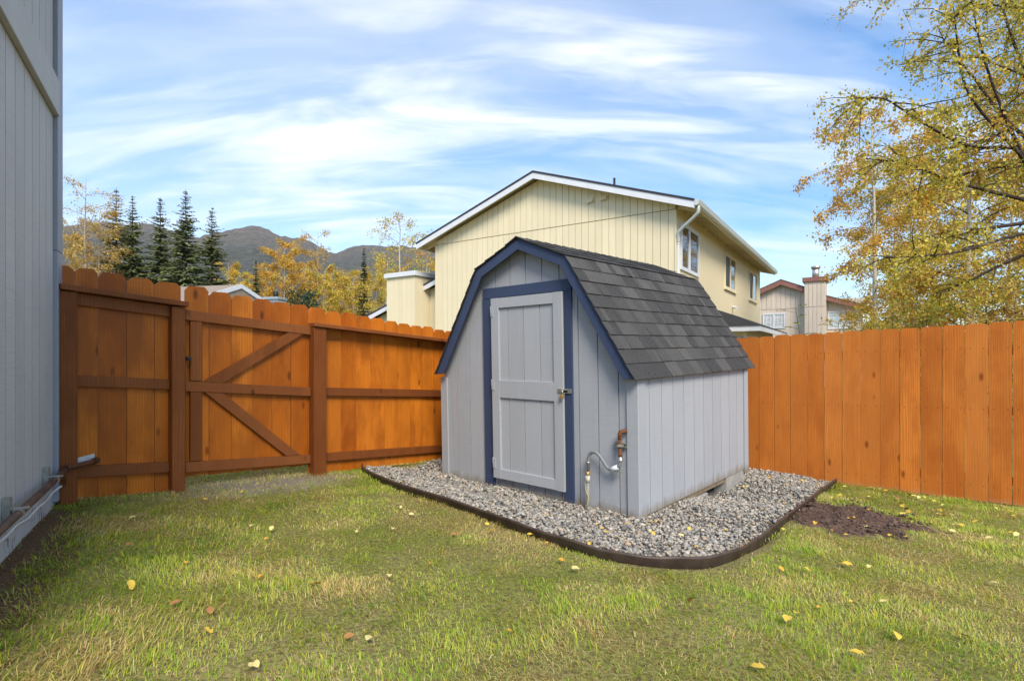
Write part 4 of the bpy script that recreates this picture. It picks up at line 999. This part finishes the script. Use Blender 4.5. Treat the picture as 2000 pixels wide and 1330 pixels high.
# birches beyond the gate
birch('half-bare golden birch with thin crown left of the spruces', wx(165, 40), 40, 15.0, 3.0, .16, 21, 3200, .12, .22, 26, PAL_B, 'dullbark', 'dullbark', droop=.15, z0=-.3, wts=None)
birch('low golden birch close to the grey house corner', wx(122, 36), 36, 10.8, 2.2, .12, 22, 7000, .12, .15, 24, PAL_B, 'dullbark', 'dullbark', droop=.3, z0=-.3)
birch('pale-stemmed golden birch in front of the spruce row', wx(195, 42), 42, 13.0, 2.4, .15, 23, 7500, .12, .15, 22, PAL_B, 'dullbark', 'dullbark', droop=.2, z0=-.3)
far = [(448, 64, 12.6, 3.0, 'bright yellow round-topped tree right of the spruce row', PAL_Y), (470, 70, 12.2, 2.8, 'yellow tree behind the small spruce', PAL_Y),
       (540, 66, 15.0, 3.2, 'golden birch with dense yellow foliage above the blue chimney', PAL_O), (573, 68, 16.4, 3.2, 'tall orange birch with pale stems, highest of the golden grove', PAL_O),
       (592, 64, 12.5, 2.6, 'orange-yellow birch leaning into the golden grove', PAL_O), (621, 62, 15.6, 2.8, 'nearly bare birch with greyish twigs beside the golden grove', PAL_B),
       (648, 72, 12.6, 3.2, 'soft yellow tree behind the green shrub', PAL_Y), (672, 66, 11.8, 3.0, 'golden yellow tree between green shrub and dark spruce', PAL_Y),
       (697, 78, 14.2, 3.2, 'thin rusty tree behind the dark spruce', PAL_B), (735, 60, 11.2, 3.0, 'yellow tree right behind the narrow dark spruce', PAL_Y),
       (512, 78, 13.5, 3.0, 'golden tree behind the small spruce top', PAL_O), (556, 60, 13.2, 2.4, 'slim pale-trunked golden tree in front of the tall orange birch', PAL_O), (605, 74, 14.6, 2.8, 'amber birch between the grove and the nearly bare birch', PAL_O), (632, 58, 10.8, 2.6, 'low yellow tree right above the green shrub', PAL_Y), (690, 62, 10.6, 2.4, 'low golden tree hugging the dark spruce', PAL_Y), (655, 84, 13.6, 3.4, 'far amber tree below the mountain saddle', PAL_O)]
for k, (px, Yv, H, cr, lab, pal) in enumerate(far):
    bare = 'bare' in lab or 'thin' in lab
    birch(lab, wx(px, Yv), Yv, H*1.04, cr*.92, .19, 40+k, 2600 if 'nearly' in lab else (4600 if bare else 10000), .15, .16, 22, pal, 'dullbark', 'dullbark', droop=.12 if bare else .25, z0=-.3, nsec=7, ntert=1, group='golden trees beyond the gate')
birch('tall sparse birch with white trunk rising behind the cream chimney', wx(782, 34), 34, 10.9, 2.3, .13, 61, 3600, .10, .25, 26, PAL_G, 'birch', 'dullbark', droop=.35, z0=-.3)
birch('yellow birch tucked between cream chimney and house eave', wx(838, 38), 38, 9.6, 2.6, .13, 62, 5200, .11, .2, 24, PAL_Y, 'birch', 'dullbark', droop=.4, z0=-.3)
birch('golden birch at the left of the cream chimney', wx(752, 42), 42, 9.3, 2.6, .13, 63, 5600, .12, .15, 24, PAL_Y, 'birch', 'dullbark', droop=.4, z0=-.3)
# green pine-like shrub
birch('dark green bushy shrub showing above the fence below golden trees', wx(598, 27), 27, 4.95, 1.1, .08, 71, 5200, .10, .2, 30, [(.05, .085, .045), (.075, .12, .06), (.035, .06, .035)], 'sprucebark', 'sprucebark', droop=-.1, z0=-.2, name='evergreen_shrub')

# far wood at the foot of the mountains (reads as one mass)
def farwood():
    r = np.random.default_rng(5); n = 2600
    az = r.uniform(-1.05, .35, n); d = r.uniform(110, 460, n); x = d*np.sin(az); y = d*np.cos(az)
    hh = r.uniform(7, 14, n); gnd = np.clip(d-420, 0, 100)*.02
    k = 18; V = []; C = []
    pal = np.array([(.34, .20, .028), (.26, .19, .032), (.19, .115, .03), (.15, .135, .04), (.06, .07, .03)])
    ci = r.choice(5, n, p=[.30, .25, .22, .13, .10]); pc = pal[ci]
    t = r.random((n, k)); an = r.uniform(0, 6.28, (n, k)); rr = 2.0*np.sqrt(r.random((n, k)))*np.where(ci[:, None] == 4, (1-t)*.9+.1, np.sin(np.pi*(t*.86+.10)))
    P = np.stack([x[:, None]+rr*np.cos(an), y[:, None]+rr*np.sin(an), gnd[:, None]+hh[:, None]*(.12+.88*t)], -1).reshape(-1, 3)
    m = len(P); s = r.uniform(.7, 1.6, m); V = diamonds(P, unit(m, r), unit(m, r), s, s*.7)
    o = leafmesh('distant_wood', V, np.repeat(pc, k, 0)*r.uniform(.7, 1.3, (m, 1)), M['leaf'], None); o['kind'] = 'stuff'
    tag(o, 'distant autumn woodland at the foot of the mountains', 'woodland')
farwood()

# birches beyond the right fence
Yb = 8.0
def px3(px, py, Yv): return (wx(px, Yv), Yv, wz_(py, Yv))
limbs = [[px3(2040, 380, 8.0), px3(1995, 298, 7.9), px3(1958, 216, 7.8), px3(1925, 125, 7.7), px3(1906, 48, 7.6), px3(1890, -40, 7.6)],
         [px3(2040, 380, 8.0), px3(1990, 300, 7.8), px3(1896, 192, 7.5), px3(1872, 96, 7.3), px3(1862, 10, 7.2)],
         [px3(2040, 330, 8.0), px3(1985, 290, 7.9), px3(1886, 284, 7.6), px3(1780, 226, 7.4), px3(1723, 192, 7.3), px3(1655, 195, 7.3)],
         [px3(2040, 400, 8.0), px3(1920, 370, 7.7), px3(1850, 350, 7.5), px3(1770, 320, 7.4), px3(1690, 310, 7.4)],
         [px3(2040, 470, 8.0), px3(1996, 457, 7.9), px3(1877, 491, 7.5), px3(1800, 500, 7.4), px3(1732, 503, 7.4)],
         [px3(2040, 430, 8.0), px3(1925, 447, 7.8), px3(1860, 462, 7.8), px3(1800, 464, 7.8)],
         [px3(2040, 200, 8.0), px3(1990, 110, 8.2), px3(1960, 20, 8.3), px3(1940, -80, 8.4)],
         [px3(2040, 300, 8.0), px3(1960, 230, 8.6), px3(1900, 150, 9.0), px3(1850, 90, 9.2), px3(1830, 50, 9.3)],
         [px3(2040, 480, 8.0), px3(1950, 520, 8.2), px3(1880, 555, 8.3), px3(1830, 570, 8.4)]]
birch('large near birch reaching dark limbs and yellow-green leaves over the right fence', 8.45, 8.0, 10.5, 2.75, .17, 101, 50000, .044, .22, 34, PAL_G, 'birch', 'twig', extra=limbs, nsec=11, ntert=4, droop=.42, lean=(.2, .1))
birch('slender white-stemmed birch, leftmost behind the right fence, hanging golden leaves', wx(1708, 17), 17, 10.0, 2.0, .10, 102, 13000, .075, .22, 30, PAL_O, 'birch', 'dullbark', droop=.8, lean=(-.2, 0), nsec=7)
birch('golden birch with twin-looking pale trunk behind the slender birch', wx(1782, 19), 19, 9.6, 2.3, .11, 103, 17000, .082, .15, 30, PAL_Y, 'birch', 'dullbark', droop=.7, nsec=7)
birch('orange-stemmed birch in the golden thicket behind the right fence', wx(1892, 16), 16, 10.0, 2.4, .13, 104, 17000, .075, .15, 30, PAL_O, 'birch', 'twig', droop=.6, nsec=7)
birch('leafy yellow birch at the far side of the golden thicket', wx(1965, 19), 19, 9.4, 2.8, .13, 105, 17000, .085, .08, 32, PAL_Y, 'birch', 'twig', droop=.5, nsec=7)
birch('yellow-green birch beyond the thicket, beside the large near birch', wx(2090, 15), 15, 10.0, 3.0, .15, 106, 15000, .08, .10, 32, PAL_G, 'birch', 'twig', droop=.5, nsec=7)
birch('tall pale birch far behind the slender birch, beyond the taupe house', 20.3, 29.0, 12.5, 2.6, .15, 110, 8000, .10, .2, 30, PAL_Y, 'birch', 'dullbark', droop=.6)
birch('far yellow birch deep behind the golden thicket', 25.5, 34.0, 13.5, 3.0, .16, 111, 9000, .12, .15, 30, PAL_O, 'birch', 'dullbark', droop=.5)
birch('dense golden undergrowth bush at the foot of the birches', wx(1925, 14), 14, 4.2, 1.7, .05, 107, 8000, .06, .05, 40, PAL_G, 'twig', 'twig', droop=.3, name='birch_shrub')
birch('yellow-green bush low behind the right fence', wx(1800, 15), 15, 3.4, 1.5, .05, 108, 6500, .055, .05, 36, [(.36, .34, .05), (.24, .27, .05), (.46, .36, .05)], 'twig', 'twig', droop=.3, name='birch_shrub')
birch('small golden bush beside the taupe house window', wx(1700, 13), 13, 3.0, 1.2, .04, 112, 5500, .05, .05, 34, PAL_Y, 'twig', 'twig', droop=.3, name='birch_shrub')
birch('broad yellow-green bush between the birch trunks', wx(1860, 18), 18, 4.4, 2.2, .05, 113, 9000, .065, .05, 40, PAL_G, 'twig', 'twig', droop=.3, name='birch_shrub')
birch('pale golden bush under the slender birch', wx(1745, 20), 20, 4.0, 1.9, .05, 114, 8000, .065, .05, 38, PAL_O, 'twig', 'twig', droop=.3, name='birch_shrub')
birch('brownish bush at the end of the right fence', wx(2010, 13), 13, 4.6, 1.8, .06, 109, 7000, .06, .05, 36, PAL_B, 'twig', 'twig', droop=.3, name='birch_shrub')
# rowan sprigs with feathered leaves just behind the right fence
def sprig(label, x, y, H, seed, nl=9, z0=None):
    r = np.random.default_rng(seed); z0 = float(gz(x, y))-.02
    root = thing('rowan_sapling', label, 'sapling', (x, y, z0), (0, 0, 0), None)
    st = smoothpath([(0, 0, 0), (r.normal(0, .03), r.normal(0, .03), H*.5), (r.normal(0, .05), r.normal(0, .05), H)], 5)
    b = B(); b.tube(st, list(np.linspace(.010, .003, len(st))), 5); P = []; D = []; Nr = []; L = []
    for k in range(nl):
        h = H*(1-.36*(k/nl)**1.0); az = k*2.4+r.normal(0, .3); o = np.array([math.cos(az), math.sin(az), .45]); o /= np.linalg.norm(o); p0 = np.array([np.interp(h, st[:, 2], st[:, c]) for c in range(3)])
        l = r.uniform(.22, .34); pts = [p0+o*l*q+np.array([0, 0, -.25*l*q*q]) for q in np.linspace(0, 1, 6)]; b.tube(pts, .0016, 3, False); sd = np.array([-math.sin(az), math.cos(az), 0])
        for q in np.linspace(.2, 1, 7):
            p = p0+o*l*q+np.array([0, 0, -.25*l*q*q])
            for s_ in (-1, 1): 
                d = sd*s_+o*.5+np.array([0, 0, -.15]); d /= np.linalg.norm(d); P.append(p+d*.028); D.append(d); Nr.append(np.array([0, 0, 1.])+r.normal(0, .25, 3)); L.append(r.uniform(.065, .085))
    b.build('stem', M['twig'], root); P = np.array(P); D = np.array(D); Nr = np.array(Nr); Nr /= np.linalg.norm(Nr, axis=1)[:, None]; L = np.array(L)
    leafmesh('leaves', diamonds(P, D, Nr, L, L*.36), np.array([(.20, .26, .045)])*r.uniform(.7, 1.5, (len(P), 1)), M['leaf'], root)
for px, Yv, py, lab, k in ((1565, 7.9, 598, 'small green feather-leaved sapling against the taupe house wall', 1), (1643, 7.6, 626, 'short green sapling tip below the taupe house window with blind', 2),
                          (1745, 7.2, 607, 'feathery light green sapling above the fence in front of birch trunks', 3), (1800, 7.0, 606, 'second feathery sapling from the birch trunks, light green', 4), (1845, 6.9, 612, 'low feathery sapling nearest the golden thicket', 5)):
    y_ = Yv; x_ = wx(px, Yv)
    sprig(lab, x_, y_, wz_(py, Yv)-float(gz(x_, y_)), 200+k, 10)

# ------------------------------------------------------------------ lawn
def lawn(n=335000):
    r = np.random.default_rng(11)
    YARD = [(-3.20, 3.86), (-3.30, 3.85), (-.98, 6.57), (-1.60, 5.83)] # unused helper corner list
    x = r.uniform(-3.4, 6.6, n*3); y = r.uniform(.1, 7.2, n*3)
    left = .643*y-.766*x; right = .7656*y+.643*x; house = (x+3.27)*.8605+(y-3.93)*.5095
    sL = .643*x+.766*y
    behind_gate = (left > 5.0) & (left < 6.6) & (sL > 1.2) & (sL < 3.2)
    ok = ((left < 5.03) | behind_gate) & (right < 7.40) & (house > -.02)
    ok &= ~inpoly(x, y, GPOLY); d2 = None
    so = inpoly(x+.10*(VN3.fbm(x*6, y*6, 3)-.5)*2, y+.10*(VN2.fbm(x*6, y*6, 3)-.5)*2, SOIL); ok &= ~(so & (r.random(len(x)) < .975))
    for q in EP[100:190:2]: ok &= ~(((x-q[0]-.03)**2+(y-q[1]+.02)**2 < (.03+.05*VN1(x*5, y*5))**2) & (r.random(len(x)) < .8))
    # thinner where worn
    pat = VN2.fbm(x*1.1+5, y*1.1+2, 4); worn = np.exp(-((((x+2.15)*.643+(y-4.85)*.766)/.75)**2+(((y-4.85)*.643-(x+2.15)*.766)/.28)**2)) + 1.05*np.exp(-((house-.05)/(.05+.12*VN1(x*3, y*3)))**2)*(y < 3.75)
    ok &= r.random(len(x)) > worn*(.6+.5*VN3.fbm(x*5, y*5, 3))*1.12
    vis = np.clip(1.25-.09*np.hypot(x, y), .45, 1)       # a little sparser far away
    ok &= r.random(len(x)) < vis
    x, y = x[ok][:n], y[ok][:n]; n = len(x)
    house = (x+3.27)*.8605+(y-3.93)*.5095
    p1 = VN1.fbm(x*.75+3, y*.75+8, 3); p2 = VN2.fbm(x*2.6, y*2.6, 3); p3 = VN3.fbm(x*7, y*7, 2)
    mid = np.exp(-(((x+.1)/1.9)**2+((y-3.9)/1.5)**2))
    green_l = np.exp(-(((x+2.4)/1.0)**2+((y-3.1)/1.2)**2)); green_r = np.exp(-(((x-3.9)/1.4)**2+((y-4.6)/1.3)**2))
    straw = np.clip(.33+1.5*(p1-.5)+2.0*(p2-.5)+.8*(p3-.5)+.30*mid-.25*green_l-.22*green_r, .05, .90)
    isst = r.random(n) < straw
    gpal = np.array([(.36, .49, .034), (.27, .45, .030), (.50, .57, .05), (.46, .54, .13), (.62, .60, .06), (.20, .35, .025)])
    spal = np.array([(.72, .58, .24), (.64, .49, .16), (.78, .66, .33), (.46, .30, .11), (.68, .60, .18)])
    tone = VN3.fbm(x*1.7+40, y*1.7, 3)
    gi = np.clip((tone*9-1.7+r.normal(0, 1.2, n)).astype(int), 0, 5)
    col = np.where(isst[:, None], spal[r.integers(0, 5, n)], gpal[gi])*r.uniform(.75, 1.2, (n, 1))
    tuft = np.clip((VN3.fbm(x*4.5+11, y*4.5+7, 3)-.56)*9, 0, 1)
    L = r.uniform(.017, .040, n)*(.45+1.0*p2+.55*tuft+.25*r.random(n)**6)*np.where(mid > .5, .85, 1.05)*(1+.25*green_l)
    wdt = r.uniform(.0016, .0031, n)*(1+.10*np.hypot(x, y))*np.where(r.random(n) < .025, 2.6, 1)
    ang = 6.28*VN1.fbm(x*1.8+70, y*1.8+20, 2)*1.6+r.normal(0, 1.1, n); lean = np.clip(r.normal(.95, .36, n)+.25*isst, .1, 1.6)
    dx, dy = np.cos(ang), np.sin(ang); sx, sy = -dy, dx
    z = gz(x, y)+(VN1.fbm(x*2.2, y*2.2, 3)-.5)*.03-.004
    b0 = np.c_[x-sx*wdt/2, y-sy*wdt/2, z]; b1 = np.c_[x+sx*wdt/2, y+sy*wdt/2, z]
    l1 = lean*.6; mx_ = L*.55*np.sin(l1); mz = L*.55*np.cos(l1)
    m0 = np.c_[x+dx*mx_-sx*wdt*.4, y+dy*mx_-sy*wdt*.4, z+mz]; m1 = np.c_[x+dx*mx_+sx*wdt*.4, y+dy*mx_+sy*wdt*.4, z+mz]
    l2 = lean*1.25; tx = mx_+L*.5*np.sin(l2); tz = mz+L*.5*np.cos(l2)
    tp = np.c_[x+dx*tx, y+dy*tx, z+tz]
    V = np.stack([b0, b1, m0, m1, tp], 1).reshape(-1, 3)
    base = np.arange(n)[:, None]*5; loops = (base+np.array([[0, 1, 3, 2, 2, 3, 4]])).ravel()
    st = (np.arange(n)[:, None]*7+np.array([[0, 4]])).ravel(); tot = np.tile([4, 3], n)
    me = fastmesh('grass', V, loops, st, tot, np.repeat(col, 5, 0))
    o = link('grass', me, M['grass']); o['kind'] = 'stuff'; tag(o, 'patchy green and straw-coloured short lawn grass', 'grass')
lawn()

# ------------------------------------------------------------------ fallen leaves
def leafproto(seed):
    r = random.Random(seed); b = B(); n = 5; vs = []; fs = []
    for i in range(n+1):
        t = i/n; wv = .5*math.sin(math.pi*min(1, t*.93+.05))**.8*(1-.25*t); c = .16*math.sin(t*3.0+r.random()*2)*r.uniform(.3, 1)
        for k in (-1, 0, 1): vs.append((t-.5, k*wv*.78, c*.5+abs(k)*wv*r.uniform(.05, .45)))
    for i in range(n):
        for k in (0, 1): fs.append([i*3+k, (i+1)*3+k, (i+1)*3+k+1, i*3+k+1])
    b.add(vs, fs, True); b.tube([(-.5, 0, 0), (-.62, .02, .02), (-.72, .06, .01)], .012, 3, False)
    return b.mesh('fallen_leaf')
lm = []
for nme, c, c2 in (('yellow', (.62, .40, .035), (.74, .54, .08)), ('pale', (.66, .54, .18), (.74, .63, .27)), ('brown', (.30, .13, .04), (.42, .21, .07)), ('amber', (.62, .30, .03), (.70, .42, .05))):
    m = plain(nme+'_fallen_leaf', c, .55, 0, .2, 60, .2, c2=c2); lm.append(m)
protos = []
for s_ in range(5):
    for k in range(4):
        me = leafproto(s_*7+1); me.materials.append(lm[k]); protos.append(me)
def drop(x, y, size, k, where):
    z = {'lawn': float(gz(x, y))+.030, 'gravel': float(gravz(x, y))+.016, 'soil': float(gz(x, y))+.030}[where]
    o = bpy.data.objects.new('fallen_leaf', protos[random.randrange(5)*4+k]); COL.objects.link(o)
    o.location = (x, y, z); o.scale = (size,)*3; o.rotation_euler = (random.gauss(0, .30), random.gauss(0, .30), random.uniform(0, 6.28))
    kind = ('yellow', 'pale straw-yellow', 'brown', 'amber')[k]
    surf = {'lawn': 'lying in the lawn grass', 'gravel': 'lying on the gravel bed', 'soil': 'lying on the bare soil'}[where]
    tag(o, f'small {kind} fallen leaf {surf}', 'leaf', f'{kind} fallen leaves, {where}')
big = [(-1.758,2.516,0),(-.564,2.148,1),(.941,2.09,0),(1.879,2.689,1),(1.712,2.433,0),(2.097,3.413,0),(1.424,2.25,0),(1.364,2.62,0),(1.285,2.546,0),(.12,3.67,0),(.284,3.191,3),(.359,3.063,1),(1.601,3.25,3),(-1.541,3.496,1),(-1.687,3.526,1),(-.956,2.646,3),(-.905,1.911,1),(3.939,4.263,1),(3.479,4.312,1),(-.139,3.703,3),(-.531,3.062,1),(.888,2.703,2),(-1.458,2.362,2),(-1.278,2.309,2),(-1.194,2.139,0)]
for x, y, k in big: drop(x, y, random.uniform(.042, .062), k, 'lawn')
rl = random.Random(3); cnt = 0
while cnt < 120:
    x = rl.gauss(3.6, 1.0); y = rl.gauss(5.0, .85); x, y = np.array([x]), np.array([y])
    if .7656*y[0]+.643*x[0] > 7.25 or inpoly(x, y, GPOLY)[0] or y[0] < 2.2: continue
    s_ = inpoly(x, y, SOIL)[0]; drop(float(x[0]), float(y[0]), rl.uniform(.030, .052), rl.choice((0, 0, 0, 1, 1, 3, 2)), 'soil' if s_ else 'lawn'); cnt += 1
for k in range(60):
    x = rl.uniform(-2.8, 3.2); y = rl.uniform(1.6, 4.6); a = (x+3.27)*.8605+(y-3.93)*.5095
    if a < .15 or inpoly(np.array([x]), np.array([y]), GPOLY)[0] or .643*y-.766*x > 4.9: continue
    drop(x, y, rl.uniform(.022, .042), rl.choice((0, 1, 2, 2, 3)), 'lawn')
cnt = 0
while cnt < 55:
    x = rl.uniform(-1.2, 3.8); y = rl.uniform(3.3, 6.8)
    if x < .4 and rl.random() < .75: continue
    rel = (x-SO[0])*su[0]+(y-SO[1])*su[1], (x-SO[0])*sv[0]+(y-SO[1])*sv[1]
    if not inpoly(np.array([x]), np.array([y]), GPOLY)[0] or (abs(rel[0]) < 1.27 and -.05 < rel[1] < 2.5): continue
    drop(x, y, rl.uniform(.026, .046), rl.choice((0, 0, 1, 3, 2)), 'gravel'); cnt += 1

# ------------------------------------------------------------------ air between here and the mountains
hz = B(); hz.box(-7500, 7500, -1200, 4600, -3, 1250)
hm = bpy.data.materials.new('haze_air'); hm.use_nodes = True; nt = hm.node_tree; nt.nodes.clear()
pv = NN(nt, 'ShaderNodeVolumePrincipled', i={'Color': (.80, .88, 1.0, 1), 'Density': .00008, 'Anisotropy': .2})
ho = NN(nt, 'ShaderNodeOutputMaterial'); nt.links.new(pv.outputs[0], ho.inputs['Volume'])
o = hz.build('haze', hm); o['kind'] = 'stuff'
tag(o, 'thin pale blue haze lying before the mountains', 'haze')
